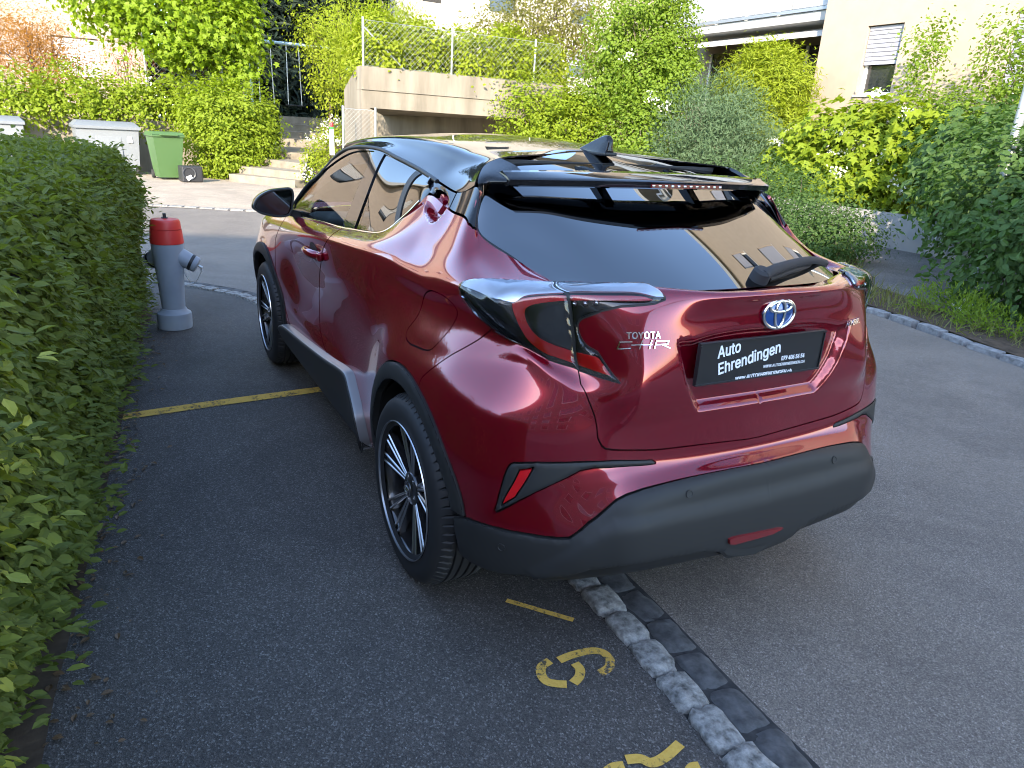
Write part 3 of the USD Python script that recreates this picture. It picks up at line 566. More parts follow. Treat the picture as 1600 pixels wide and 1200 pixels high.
for w in (lambda q: q, mirror):
    q = w(SIDE.panel(front_pane, edge=.004, gap=.003)); part(CAR, 'front_side_window', q[:2], 'clear_glass', normals=q[2])
    q = w(SIDE.panel(rear_pane, edge=.004, gap=.003)); rp = part(CAR, 'rear_side_window', q[:2], 'privacy_glass', normals=q[2])
    q = w(SIDE.panel(bar_q, off=.004, edge=.006, gap=0)); part(rp, 'divider_bar', q[:2], 'seal_black', normals=q[2])
    q = w(SIDE.panel(pil_b, off=.006, edge=.02, gap=0)); part(CAR, 'door_pillar', q[:2], 'gloss_black', normals=q[2])
    fr = SIDE.whole().difference(SIDE.grow(SIDE.whole(), -.020)).intersection(shapely.box(0, -1, SIDE.nu, SIDE.nv*.45)).difference(pil_b)
    q = w(SIDE.panel(fr, off=.006, edge=.02, gap=0)); part(CAR, 'window_frame', q[:2], 'gloss_black', normals=q[2])
    m_ = lambda t_: t_ if w is not mirror else mirror(t_)
    part(CAR, 'window_moulding', m_(tube(spl(bt[:-1]+[0, .010, -.002], 5), .0055, 8)), 'chrome', 60)
    part(CAR, 'roof_moulding', m_(tube(spl(Aln[:-1]+[0, .004, -.004], 6), .009, 8)), 'seal_black', 60)
    # front pillar and door mirror
    ap = spl(np.vstack([[(2.32, .785, 1.02)], Aln[:4]]), 6)
    part(CAR, 'windscreen_pillar', m_(tube(ap+[.0, -.035, -.015], .026, 10)), 'gloss_black', 60)
# door mirrors
def mirror_parts(w):
    m_ = lambda t_: mirror(t_) if w else t_
    O = A(428, 318, x=1.93)
    c = A(428, 318, x=1.93)
    B_ = np.array([A(397, 322, x=1.93), A(404, 309, x=1.93), A(420, 299.5, x=1.93), A(440, 296, x=1.93), A(456, 297, x=1.93), A(457, 318, x=1.93), A(452, 335, x=1.93), A(435, 338, x=1.93), A(412, 334, x=1.93), A(400, 328, x=1.93)])
    face = spl(B_, 5, True); cen = face.mean(0)
    rings = [(1.0, .0), (1.06, .012), (1.07, .04), (1.02, .075), (.86, .115), (.55, .145), (.15, .158)]
    V = np.concatenate([cen+(face-cen)*s+[d, 0, 0] for s, d in rings]+[[cen+[.16, 0, 0]]]); k = len(face); F = []
    for i in range(len(rings)-1):
        for j in range(k): a, b = i*k+j, i*k+(j+1) % k; F += [[a, b, b+k], [a, b+k, a+k]]
    e = (len(rings)-1)*k; F += [[e+j, e+(j+1) % k, len(V)-1] for j in range(k)]
    sh_ = trimesh.Trimesh(V, F, process=False); trimesh.repair.fix_normals(sh_)
    mr = part(CAR, 'door_mirror', m_(sh_), 'gloss_black', 50)
    gl = np.vstack([cen+(face-cen)*.90+[.006, 0, 0], [cen+[.006, 0, 0]]]); gf = [[j, (j+1) % k, k] for j in range(k)]
    part(mr, 'mirror_glass', m_(trimesh.Trimesh(gl, gf, process=False)), 'mirror_glass', False)
    rim = cat(tube(np.vstack([face, face[:1]])*1.0, .006, 6)); part(mr, 'mirror_rim', m_(rim), 'seal_black', 60)
    foot = hullof([A(452, 326, x=1.95), A(452, 337, x=1.95), A(452, 337, x=2.05), A(452, 326, x=2.05), (1.97, .77, 1.02), (2.12, .77, 1.01), (1.97, .775, 1.06), (2.12, .77, 1.05)])
    part(mr, 'mirror_foot', m_(foot), 'seal_black')
plain('mirror_glass', (.10, .11, .12), .02, 1.0)
for w in (0, 1): mirror_parts(w)
# bonnet, windscreen and nose: what little the photograph shows past the cabin
ws = [[(1.80, 0, ctr(1.8)[2]), (2.15, 0, 1.30), (2.58, 0, 1.045)], [(1.79, .25, 1.492), (2.13, .3, 1.29), (2.56, .36, 1.035)], [(1.77, .44, 1.470), (2.06, .54, 1.28), (2.46, .62, 1.022)], [(1.72, .535, 1.455), (1.98, .64, 1.27), (2.32, .755, 1.02)]]
WS = Sheet(np.array(ws, float)[::-1].transpose(1, 0, 2), 8, 10, su=1, sv=1)
if WS.N[5, 5, 0] < 0: WS.flip = True; WS.normals()
whole('windscreen', WS.panel(WS.whole(), edge=.006, gap=0), 'clear_glass')
hd = [[(2.56, 0, 1.035), (2.9, 0, 1.02), (3.2, 0, .955), (3.42, 0, .86), (3.53, 0, .72), (3.56, 0, .5), (3.5, 0, .24)], [(2.54, .36, 1.03), (2.9, .38, 1.015), (3.2, .38, .945), (3.40, .36, .85), (3.51, .36, .72), (3.54, .36, .5), (3.48, .36, .24)], [(2.32, .755, 1.015), (2.93, .735, .945), (3.2, .655, .905), (3.37, .56, .84), (3.42, .56, .72), (3.42, .575, .5), (3.41, .55, .24)]]
HD = Sheet(np.array(hd, float)[::-1].transpose(1, 0, 2), 8, 10, su=1, sv=1)
if HD.N[5, 5, 2] < 0: HD.flip = True; HD.normals()
whole('bonnet', HD.panel(HD.whole(), edge=.006, gap=0), 'car_paint')

# ------------------------------------------------------------------ car: wheels
def tyre_mesh(R=.341, W=.218, na=420):
    hw = W/2; prof = [(.243, -hw+.014), (.258, -hw+.004), (.288, -hw-.003), (.314, -hw+.004), (.329, -hw+.016), (.337, -hw+.030)]
    grooves = [-.048, -.017, .017, .048]; xs = [-hw+.045]
    tread = []
    for g in grooves: tread += [(R-.001, g-.0055), (R-.0085, g-.0035), (R-.0085, g+.0035), (R-.001, g+.0055)]
    prof += [(R-.0015, -hw+.044)]+tread+[(R-.0015, hw-.044), (.331, hw-.030), (.324, hw-.016), (.310, hw-.004), (.285, hw+.004), (.245, hw-.002), (.228, hw-.012)]
    prof = np.array(prof); ang = np.linspace(0, 2*PI, na, endpoint=False); n = len(prof)
    sl = (np.arange(na) % 6 == 0)
    V = np.zeros((n, na, 3))
    for i, (r, y) in enumerate(prof):
        rr = np.full(na, r)
        if .325 < r < R-.0012 and abs(y) > hw-.05: rr = rr-np.where(sl, .006, 0)
        V[i, :, 0], V[i, :, 1], V[i, :, 2] = rr*np.cos(ang), y, rr*np.sin(ang)
    i, j = np.meshgrid(np.arange(n-1), np.arange(na), indexing='ij'); i, j = i.ravel(), j.ravel(); j2 = (j+1) % na
    F = np.concatenate([np.stack([i*na+j, i*na+j2, (i+1)*na+j2], 1), np.stack([i*na+j, (i+1)*na+j2, (i+1)*na+j], 1)])
    m_ = trimesh.Trimesh(V.reshape(-1, 3), F, process=False)
    return mirror(trimesh.Trimesh(m_.vertices*[1, -1, 1], m_.faces, process=False)) if 0 else m_
def bar2(p0, p1, w0, w1, y0, y1, t):
    """A tapered spoke bar in the wheel plane (x, z) from p0 to p1; front face at y0 / y1."""
    p0, p1 = np.array(p0), np.array(p1); d = (p1-p0)/np.linalg.norm(p1-p0); s = np.array([-d[1], d[0]])
    P = []
    for p, w, y in ((p0, w0, y0), (p1, w1, y1)):
        for sg in (-1, 1): P += [(p[0]+sg*s[0]*w/2, y, p[1]+sg*s[1]*w/2), (p[0]+sg*s[0]*(w/2+.003), y-t, p[1]+sg*s[1]*(w/2+.003))]
    return hullof(P)
def wheel(x, y_face, side_, turn=0):
    """Outer side towards +y; side_ = -1 mirrors it to the right."""
    g = lambda m_: (mirror(m_) if side_ < 0 else m_)
    off = np.array([x, y_face*1.0, WZ]); spin = T.rotation_matrix(turn, [0, 1, 0])
    def put(parent, name, m_, mt, sm=40):
        m_ = m_.copy(); m_.apply_transform(spin); m_.apply_translation(off); return part(parent, name, g(m_), mt, sm)
    ty = tyre_mesh(); ty.apply_translation((0, -.106, 0)); w_ = put(CAR, 'wheel', ty, 'rubber', 30)
    put(w_, 'rim', lathe([(.244, .008), (.250, .004), (.250, -.012), (.246, -.016), (.239, -.030), (.228, -.10), (.218, -.19), (.238, -.20)], 72, 'y'), 'wheel_black')
    put(w_, 'rim_edge', lathe([(.2440, -.002), (.2452, .0072), (.2476, .0086), (.2492, .004)], 96, 'y'), 'machined_metal')
    put(w_, 'hub', lathe([(.0, -.022), (.030, -.022), (.034, -.026), (.058, -.030), (.066, -.040), (.066, -.10), (.0, -.10)], 40, 'y'), 'wheel_black')
    cap = put(w_, 'hub_cap', lathe([(0, -.0145), (.024, -.0155), (.0285, -.018), (.030, -.023)], 32, 'y'), 'wheel_black')
    put(cap, 'emblem', cat([ring_mesh(.020, .013, .0018, -.0135), ring_mesh(.0065, .0125, .0016, -.0135), ring_mesh(.0135, .0055, .0016, -.0135, dz=.006), lathe([(.026, -.0158), (.0285, -.0165)], 32, 'y')]), 'chrome')
    for k in range(5):
        a = PI/2+.12+k*2*PI/5
        for s_ in (-1, 1):
            b = a+s_*.22; c = a+s_*.16; ct = lambda q, r_: np.array([math.cos(q), math.sin(q)])*r_
            sk = put(w_, 'spoke', cat([bar2(ct(c, .050), ct(b, .243), .024, .036, -.036, -.0135, .028)]), 'wheel_black')
            put(sk, 'machined_face', cat([bar2(ct(c-.10, .052), ct(b-.070, .243), .0050, .0040, -.034, -.0085, .004), bar2(ct(c+.10, .052), ct(b+.070, .243), .0050, .0040, -.034, -.0085, .004)]), 'machined_metal')
        a2 = a+PI/5
        put(w_, 'wheel_nut', lathe([(0, -.026), (.008, -.027), (.009, -.036)], 8, 'y').apply_translation((math.cos(a2)*.044, 0, math.sin(a2)*.044)), 'chrome')
    put(w_, 'brake_disc', lathe([(.05, -.125), (.150, -.125), (.150, -.140), (.05, -.140)], 48, 'y'), 'brake_disc')
    put(w_, 'brake_caliper', rbox(.07, .05, .16, .012, (.13, -.115, .03)), 'wheel_black')
def ring_mesh(rx, rz, t, y, dz=0, n=36):
    a = np.linspace(0, 2*PI, n+1); return tube(np.stack([rx*np.cos(a), 0*a+y, rz*np.sin(a)+dz], 1), t, 6, False)
for x_, tn in ((WX[0], 0.10), (WX[1], .62)):
    for s_ in (1, -1): wheel(x_, .893 if x_ == 0 else .885, s_, tn)
# wheel wells, floor, axles
for x_ in WX:
    both_t('wheel_arch_liner', lathe([(.400, .86), (.405, .60), (.36, .52), (.0, .50)], 40, 'y', PI, 2*PI).apply_translation((x_, 0, WZ-.02)).apply_transform(np.eye(4)), 'void_black')
part(CAR, 'underbody', cat([box(1.75, 1.5, .06, (1.31, 0, .24)), box(.45, 1.0, .10, (-.42, 0, .36)), box(.7, 1.0, .08, (3.1, 0, .28)), box(.16, 1.4, .10, (0, 0, .33)), box(.16, 1.4, .10, (2.62, 0, .33))]), 'void_black')

# ------------------------------------------------------------------ car: cabin
part(CAR, 'dashboard', cat([rbox(.45, 1.36, .30, .06, (2.10, 0, .88)), rbox(.16, .36, .10, .03, (1.86, .36, 1.01))]), 'interior_dark')
part(CAR, 'cabin_floor', box(2.6, 1.40, .05, (1.0, 0, .42)), 'interior_dark')
def seat_(x, y, w, name):
    s_ = part(CAR, name, rbox(.52, w, .18, .06, (x+.24, y, .60)), 'seat_cloth')
    bk = rbox(.16, w, .62, .06); bk.apply_transform(T.rotation_matrix(-.30, [0, 1, 0])); bk.apply_translation((x-.10, y, .94)); part(s_, 'backrest', bk, 'seat_cloth')
    for yy in ([y] if w < .7 else [y-.38, y+.38]):
        hr = rbox(.09, .26, .17, .04); hr.apply_transform(T.rotation_matrix(-.25, [0, 1, 0])); hr.apply_translation((x-.235, yy, 1.315)); part(s_, 'headrest', hr, 'seat_cloth')
seat_(1.35, .37, .50, 'front_seat'); seat_(1.35, -.37, .50, 'front_seat'); seat_(.45, 0, 1.20, 'rear_seat')
sw = tube(np.stack([.185*np.cos(np.linspace(0, 2*PI, 33))*0, .185*np.cos(np.linspace(0, 2*PI, 33)), .185*np.sin(np.linspace(0, 2*PI, 33))], 1), .014, 8, False); sw.apply_transform(T.rotation_matrix(-.4, [0, 1, 0])); sw.apply_translation((1.76, .37, .99))
part(CAR, 'steering_wheel', cat([sw, box(.02, .34, .05, (1.77, .37, .99)), rbox(.05, .12, .12, .02, (1.775, .37, .99))]), 'interior_dark')
part(CAR, 'load_cover', box(.55, 1.05, .02, (-.10, 0, 1.06)), 'interior_dark')
part(CAR, 'headlining', cat([box(1.7, .96, .02, (1.0, 0, 1.445))]), 'interior_dark')
both_t('door_lining', cat([box(2.5, .03, .52, (1.30, .735, .78))]), 'interior_dark')

# ------------------------------------------------------------------ car: small fittings on the tail
# front door handle
hp = BODY.at(BODY.uv(np.array([(491, 394.)])))[0]; hn = BODY.at(BODY.uv(np.array([(491, 394.)])), BODY.N)[0]
def handle(w):
    m_ = lambda t_: mirror(t_) if w else t_
    x0, z0, y0 = hp[0], hp[2], hp[1]
    S_ = lambda dx, dz: BODY.at(uvxz([(x0+dx, z0+dz)]))[0]
    g = tube([S_(-.125, .004), S_(-.10, .004)+[0, .026, 0], S_(-.03, .003)+[0, .036, 0], S_(.05, 0)+[0, .034, 0], S_(.10, -.003)+[0, .022, 0], S_(.118, -.004)], [.013, .016, .017, .017, .015, .012], 12)
    g.vertices[:, 2] = z0+(g.vertices[:, 2]-z0)*1.3
    d_ = doors['front_door'][w]
    c0 = np.array([S_(.082*math.cos(q), .044*math.sin(q)+.004)+[0, .0012, 0] for q in np.linspace(0, 2*PI, 33)[:-1]]); cc = np.vstack([c0, [S_(0, .004)+[0, .0012, 0]]])
    c_ = part(d_, 'handle_cup', m_(trimesh.Trimesh(cc, [[j, 32, (j+1) % 32] for j in range(32)], process=False)), 'seal_black', 60); part(d_, 'handle', m_(g), 'car_paint', 60)
    part(d_, 'keyhole_cover', m_(rbox(.048, .030, .044, .012, S_(-.150, .004)+[0, .012, 0])), 'car_paint', 60)
handle(0); handle(1)
# wiper
def gp(px, py, off=0):
    c = GLASS_R(px, py); return c+np.array([-.45, 0, .89])*off
def GLASS_R(px, py):
    """Point of the mirrored (right) half of the rear window seen at a pixel."""
    P = GLASS.P*[1, -1, 1]; q = project(P).reshape(-1, 2); k = cKDTree(q).query([(px, py)], k=3)[1][0]; return P.reshape(-1, 3)[k].mean(0)
w0, w1 = gp(1182, 437, .012), gp(1290, 407, .03)
piv = part(CAR, 'rear_wiper', lathe([(0, .045), (.020, .044), (.028, .036), (.030, .0)], 24).apply_transform(T.rotation_matrix(-.42, [0, 1, 0])).apply_translation(gp(1183, 440)), 'satin_black' if 0 else 'interior_dark')
arm = spl([gp(1181, 443, .028), gp(1198, 437, .034), gp(1228, 426, .032), gp(1262, 416, .026), gp(1291, 410, .018)], 8)
part(piv, 'wiper_arm', tube(arm, np.linspace(.019, .011, len(arm)), 10), 'interior_dark', 60)
bl_ = spl([gp(1200, 440, .008), gp(1245, 423, .010), gp(1292, 409, .008)], 6)
part(piv, 'wiper_blade', tube(bl_, .010, 6), 'rubber', 60)
# lip spoiler along the top of the hatch comes with the sheet; plate, badge, letters
def frame_at(px, py):
    uv_ = BODY.uv(np.array([(px, py)], float)); p = BODY.at(uv_)[0]; n = BODY.at(uv_, BODY.N)[0]; n /= np.linalg.norm(n)
    r = np.cross([0, 0, 1.], n); r /= np.linalg.norm(r); return p, r, np.cross(n, r), n
def letter(text, h, O, r, u, n, d=.002, bold=False, shear=0, sx=1):
    t = meshkit.text_mesh(text, h, d, bold); v = t.vertices.copy(); v[:, 0] = v[:, 0]*sx+shear*v[:, 1]
    return trimesh.Trimesh(O+v[:, :1]*r+v[:, 1:2]*u+v[:, 2:]*n, t.faces, process=False)
def fit_text(text, pxa, pxb, h, x, mat_, parent, name, d=.002, bold=False, shear=0, lift=0):
    """Lettering whose base line runs from pixel pxa to pixel pxb in the plane x = x (facing back)."""
    a, b = A(*pxa, x=x), A(*pxb, x=x); L = np.linalg.norm(b-a); r = (b-a)/L; n = np.array([-1., 0, 0]); u = np.cross(n, r)
    t = meshkit.text_mesh(text, h, d, bold); v = t.vertices.copy(); v[:, 0] -= v[:, 0].min(); v[:, 0] *= L/v[:, 0].max(); v[:, 0] += shear*v[:, 1]
    return part(parent, name, trimesh.Trimesh(a+v[:, :1]*r+v[:, 1:2]*u+(v[:, 2:]+lift)*n, t.faces, process=False), mat_, False)
# number plate: its four corners in the photograph lie in an upright plane
PLX = -.716
pc = [A(1089, 536, x=PLX), A(1283, 516.5, x=PLX), A(1283.5, 577.5, x=PLX), A(1090.5, 602, x=PLX)]
zt, zb = (pc[0][2]+pc[1][2])/2, (pc[2][2]+pc[3][2])/2; yl, yr = (pc[0][1]+pc[3][1])/2, (pc[1][1]+pc[2][1])/2
pl = part(CAR, 'number_plate', rbox(.012, yl-yr, zt-zb, .004, (PLX+.005, (yl+yr)/2, (zt+zb)/2)), 'plate_black')
for q in (box(.005, yl-yr, .004, (PLX-.0025, (yl+yr)/2, zt-.004)), box(.005, yl-yr, .004, (PLX-.0025, (yl+yr)/2, zb+.004)), box(.005, .004, zt-zb-.017, (PLX-.0025, yl-.003, (zt+zb)/2)), box(.005, .004, zt-zb-.017, (PLX-.0025, yr+.003, (zt+zb)/2))): part(pl, 'plate_rim', q, 'plate_black')
X_ = PLX-.0012
for tx, a, b, h, bd in (('Auto', (1121, 560), (1157, 549), .034, True), ('Ehrendingen', (1122, 585.5), (1219, 549.5), .034, True), ('079 406 56 54', (1220, 563), (1256, 558), .013, True), ('WWW.AUTOEHRENDINGEN.CH', (1192, 575), (1256, 566.5), .009, False), ('www.AUTOEHRENDINGEN.ch', (1148, 594), (1236, 581.5), .012, True)):
    fit_text(tx, a, b, h, X_, 'white_print', pl, 'lettering', .0012, bd)
# badge letters
def SP(px, py, off=.003):
    q = BODY.uv(np.array([(px, py)], float)); n_ = BODY.at(q, BODY.N)[0]; return BODY.at(q)[0]+n_/np.linalg.norm(n_)*off
def on_skin(t, pxa, pxb, off=.002, shear=0):
    a, b = SP(*pxa, off), SP(*pxb, off); mx, my = (pxa[0]+pxb[0])/2, (pxa[1]+pxb[1])/2-8; q = BODY.uv(np.array([(mx, my)], float)); n_ = BODY.at(q, BODY.N)[0]; L = np.linalg.norm(b-a); r_ = (b-a)/L; n_ = n_-r_*(n_@r_); n_ /= np.linalg.norm(n_); u_ = np.cross(n_, r_)
    v = t.vertices.copy(); v[:, 0] -= v[:, 0].min(); v[:, 0] *= L/v[:, 0].max()
    flat = a+v[:, :1]*r_+v[:, 1:2]*u_; q = BODY.uv(project(flat)); n2 = BODY.at(q, BODY.N); n2 /= np.linalg.norm(n2, axis=1, keepdims=True)
    return trimesh.Trimesh(BODY.at(q)+n2*(v[:, 2:]+.0015), t.faces, process=False)
part(hatch, 'badge_lettering', on_skin(meshkit.text_mesh('TOYOTA', .0175, .003, True), (979, 529.5), (1031, 528.5)), 'chrome', False)
def chr_badge():
    a, b = SP(964, 545.5), SP(1046, 543.5); L = np.linalg.norm(b-a); H = .021
    bars = []
    def br(x0, y0, x1, y1, w=.16):
        q = LineString([(x0, y0), (x1, y1)]).buffer(w/2*H*1.15, cap_style=2); bars.append(q)
    sx = L
    Pn = lambda f, g: (f*sx, g*H)
    for f0, g0, f1, g1 in ((.05, .92, .27, .92), (.05, .92, .0, .08), (.0, .08, .24, .08), (.27, .50, .47, .50), (.47, 1.0, .415, 0), (.645, 1.0, .60, 0), (.44, .50, .64, .50), (.74, 1.0, .695, 0), (.74, .92, .97, .92), (.97, .92, .95, .48), (.95, .48, .72, .48), (.84, .48, .99, 0)):
        a_, b_ = Pn(f0, g0), Pn(f1, g1); bars.append(LineString([a_, b_]).buffer(.0015, cap_style=3))
    t = extrude(shapely.unary_union(bars), .003)
    part(hatch, 'badge_lettering', on_skin(t, (964, 545.5), (1046, 543.5)), 'chrome', False)
chr_badge()
# right-hand badge: stands on the mirrored half
MIR = np.array([1, -1, 1]); P_ = BODY.P*MIR; okm = ((CAM_POS-P_)*(BODY.N*MIR)).sum(2) > 0
BODY.tree = cKDTree(project(P_[okm])); BODY.jj, BODY.ii = np.nonzero(okm)
uvm = lambda px: BODY._newton(np.asarray(px, float), lambda uv: project(BODY.at(uv)*MIR))
ha, hb = BODY.at(uvm([(1320, 511.5), (1345, 502.5)]))*MIR
L = np.linalg.norm(hb-ha); r_ = (hb-ha)/L; n_ = np.cross(r_, [0, 0, 1.]); n_ /= np.linalg.norm(n_); u_ = np.cross(n_, r_)
t = meshkit.text_mesh('HYBRID', .019, .004, True); v = t.vertices.copy(); v[:, 0] -= v[:, 0].min(); v[:, 0] *= L/v[:, 0].max()
q = uvm(project(ha+v[:, :1]*r_+v[:, 1:2]*u_)); n2 = BODY.at(q, BODY.N)*MIR; n2 /= np.linalg.norm(n2, axis=1, keepdims=True)
part(hatch, 'badge_lettering', trimesh.Trimesh(BODY.at(q)*MIR+n2*(v[:, 2:]+.0015), t.faces, process=False), 'chrome', False)
BODY.tree = None
# round emblem
p, r, u, n = frame_at(1213, 490); p = np.array([p[0], 0, A(1217, 490, y=0)[2]]); r = np.array([0, -1., 0]); u = np.cross(n, r)
def ell(rx, rz, t, dz=0, lift=.008, m_=40):
    a = np.linspace(0, 2*PI, m_+1); q = tube(np.stack([rx*np.cos(a), rz*np.sin(a)+dz, 0*a], 1), t, 8, False); v = q.vertices*[1, 1, .7]
    return trimesh.Trimesh(p+v[:, :1]*r+v[:, 1:2]*u+(v[:, 2:]+lift)*n, q.faces, process=False)
disc = lathe([(0, .009), (.9, .007), (1.0, .0)], 40); v = disc.vertices*[.062, .042, 1]
em = part(hatch, 'emblem', trimesh.Trimesh(p+v[:, :1]*r+v[:, 1:2]*u+v[:, 2:]*n, disc.faces, process=False), 'badge_blue', 60)
part(em, 'emblem_rings', cat([ell(.063, .043, .0048), ell(.019, .040, .0048, -.001, .010), ell(.043, .0155, .0046, .021, .010)]), 'chrome', 60)
# parking sensors
for px_, py_ in ((785, 853), (1074.5, 771)):
    q = BODY.uv(np.array([(px_, py_)], float)); pp, nn = BODY.at(q)[0], BODY.at(q, BODY.N)[0]; nn /= np.linalg.norm(nn)
    s_ = lathe([(0, .001), (.0085, .001), (.0095, .0022), (.0125, .0022), (.0125, -.004)], 24); s_.apply_transform(T.align_vectors([0, 0, 1], nn) if hasattr(T, 'align_vectors') else trimesh.geometry.align_vectors([0, 0, 1], nn)); s_.apply_translation(pp+nn*.0085)
    part(lower, 'parking_sensor', s_, 'cladding', 40); part(lower, 'parking_sensor', mirror(s_), 'cladding', 40)
# rear fog lamp in the middle of the skirt
fl = [A(1141, 851, x=-.822), A(1141, 844, x=-.822), A(1150, 840, x=-.822), A(1216, 826, x=-.822), A(1225, 825.5, x=-.822), A(1208, 835, x=-.822), A(1150, 851, x=-.822)]
part(lower, 'fog_lamp', hullof(fl+[q+[.05, 0, 0] for q in fl]), 'lamp_red_dark')
fl2 = [A(1131, 862, x=-.812), A(1136, 868, x=-.812), A(1160, 869, x=-.812), A(1180, 866, x=-.812), A(1222, 838, x=-.812), A(1232, 828, x=-.812), A(1215, 828, x=-.812), A(1141, 853, x=-.812)]
part(lower, 'fog_lamp_shroud', hullof(fl2+[q+[.08, 0, 0] for q in fl2]), 'cladding')
# ------------------------------------------------------------------ surroundings: materials
def ground_mat(name, dark, light, grain=150.0, patch=.35, bump=.5, wet=.75):
    mat(name, {'g': ('geometry', {}), 'v': ('voronoi_texture', {'scale': grain}), 'v2': ('voronoi_texture', {'scale': grain*2.3}), 'sep': ('separate_color', {}), 'sep2': ('separate_color', {}),
        'r': ('rgb_ramp', {'ramp': [(0, [c*.62 for c in dark]), (.45, dark), (.84, [c*1.3 for c in dark]), (.93, light), (1, [c*1.2 for c in light])]}),
        'r2': ('rgb_ramp', {'ramp': [(0, (.68, .68, .68)), (.75, (1, 1, 1)), (1, (1.5, 1.5, 1.5))]}),
        'n': ('noise_texture', {'scale': 1.1, 'detail': 6.0, 'roughness': .68, 'distortion': .6}), 'nr': ('map_range', {'from_min': .3, 'from_max': .7, 'to_min': 1-patch, 'to_max': 1+patch}),
        'n3': ('noise_texture', {'scale': .45, 'detail': 7.0, 'roughness': .72, 'distortion': 1.2}), 'r3': ('rgb_ramp', {'ramp': [(0, (.70, .70, .72)), (.42, (.84, .84, .85)), (.52, (1, 1, 1)), (.66, (1.06, 1.05, 1.03)), (1, (1.2, 1.18, 1.15))]}), 'm3': ('mix_color', {'blend_type': 'multiply', 'fac': 1.0, 'use_clamp': False}), 'm': ('mix_color', {'blend_type': 'multiply', 'fac': 1.0, 'use_clamp': False}), 'm2': ('mix_color', {'blend_type': 'multiply', 'fac': 1.0, 'use_clamp': False}), 'b': ('bump', {'strength': bump, 'distance': .003}),
        'p': ('principled_bsdf', {'roughness': wet, 'specular_ior_level': .35})},
        [('g.position', 'v.vector'), ('g.position', 'v2.vector'), ('g.position', 'n.vector'), ('v.color', 'sep.color'), ('sep.r', 'r.fac'), ('v2.color', 'sep2.color'), ('sep2.g', 'r2.fac'), ('n.fac', 'nr.value'),
         ('r.color', 'm.a'), ('nr.result', 'm.b'), ('m.result', 'm2.a'), ('r2.color', 'm2.b'), ('g.position', 'n3.vector'), ('n3.fac', 'r3.fac'), ('m2.result', 'm3.a'), ('r3.color', 'm3.b'), ('m3.result', 'p.base_color'), ('v.distance', 'b.height'), ('b.normal', 'p.normal')])
ground_mat('parking_asphalt', (.066, .059, .053), (.150, .140, .128), 220, .22, .6)
ground_mat('road_asphalt', (.150, .130, .110), (.25, .225, .195), 250, .14, .5)
ground_mat('court_asphalt', (.30, .25, .195), (.42, .36, .29), 120, .2, .3, .9)
ground_mat('path_asphalt', (.12, .112, .105), (.24, .23, .22), 120, .2, .3, .9)
def noisy(name, c1, c2, scale, rough=.8, bump=0, detail=5.0, dist=.01, coord='position', aniso=None):
    nodes = {'g': ('geometry', {}), 'n': ('noise_texture', {'scale': scale, 'detail': detail, 'roughness': .62}), 'r': ('rgb_ramp', {'ramp': [(.30, c1), (.70, c2)]}), 'p': ('principled_bsdf', {'roughness': rough, 'specular_ior_level': .3})}
    links = [('n.fac', 'r.fac'), ('r.color', 'p.base_color')]
    if aniso: nodes['mp'] = ('mapping', {'scale': aniso}); links += [('g.position', 'mp.vector'), ('mp.vector', 'n.vector')]
    else: links += [('g.position', 'n.vector')]
    if bump: nodes['b'] = ('bump', {'strength': bump, 'distance': dist}); links += [('n.fac', 'b.height'), ('b.normal', 'p.normal')]
    mat(name, nodes, links)
noisy('granite', (.065, .063, .058), (.37, .36, .335), 40, .8, .8, 9, .012)
noisy('granite_dark', (.030, .030, .031), (.11, .11, .11), 20, .8, .6, 8, .01)
noisy('joint_dirt', (.018, .018, .019), (.05, .05, .05), 30, .95)
noisy('concrete', (.13, .115, .09), (.25, .222, .18), 1.4, .9, .15, 8, .01, aniso=(1.6, 1.6, .28))
noisy('concrete_wall', (.22, .215, .205), (.30, .295, .285), 1.2, .9, .1, 8, .01)
noisy('step_stone', (.15, .13, .10), (.25, .22, .175), 4, .9, .2, 8, .01)
noisy('soil', (.035, .024, .015), (.09, .062, .04), 14, 1, .5)
noisy('render_cream', (.30, .245, .19), (.335, .275, .215), 3, .9, .1, 6, .004)
noisy('render_pink', (.30, .245, .20), (.34, .28, .225), 3, .9, .1, 6, .004)
noisy('render_white', (.36, .335, .30), (.40, .37, .33), 3, .9)
noisy('bark', (.05, .038, .027), (.14, .11, .08), 18, .95, .6, 5, .01, aniso=(1, 1, .25))
noisy('grass_soil', (.06, .065, .02), (.13, .12, .05), 6, 1, .4)
plain('white_frame', (.72, .72, .70), .4); plain('shutter_grey', (.30, .30, .34), .5); plain('shutter_white', (.40, .39, .38), .5); plain('galvanised', (.42, .44, .45), .45, .8); plain('window_dark', (.02, .022, .024), .04, coat=1); plain('metal_blue', (.38, .50, .54), .4); plain('alu_slab', (.34, .34, .33), .6)
plain('balustrade', (.34, .36, .38), .25); plain('recess_brown', (.16, .13, .11), .8); plain('awning_grey', (.42, .41, .40), .8)
plain('bin_green', (.05, .105, .032), .5); plain('bin_grey', (.17, .185, .20), .55); plain('bin_lid_grey', (.15, .165, .18), .55); plain('wheel_rubber', (.02, .02, .02), .7); plain('box_black', (.02, .02, .022), .45); plain('label_white', (.75, .75, .73), .6)
plain('marker_white', (.72, .72, .70), .5); plain('marker_red', (.55, .02, .03), .4); plain('marker_green', (.04, .22, .05), .4)
plain('hydrant_red', (.50, .028, .022), .42); noisy('hydrant_grey', (.235, .265, .30), (.27, .30, .335), 9, .45)
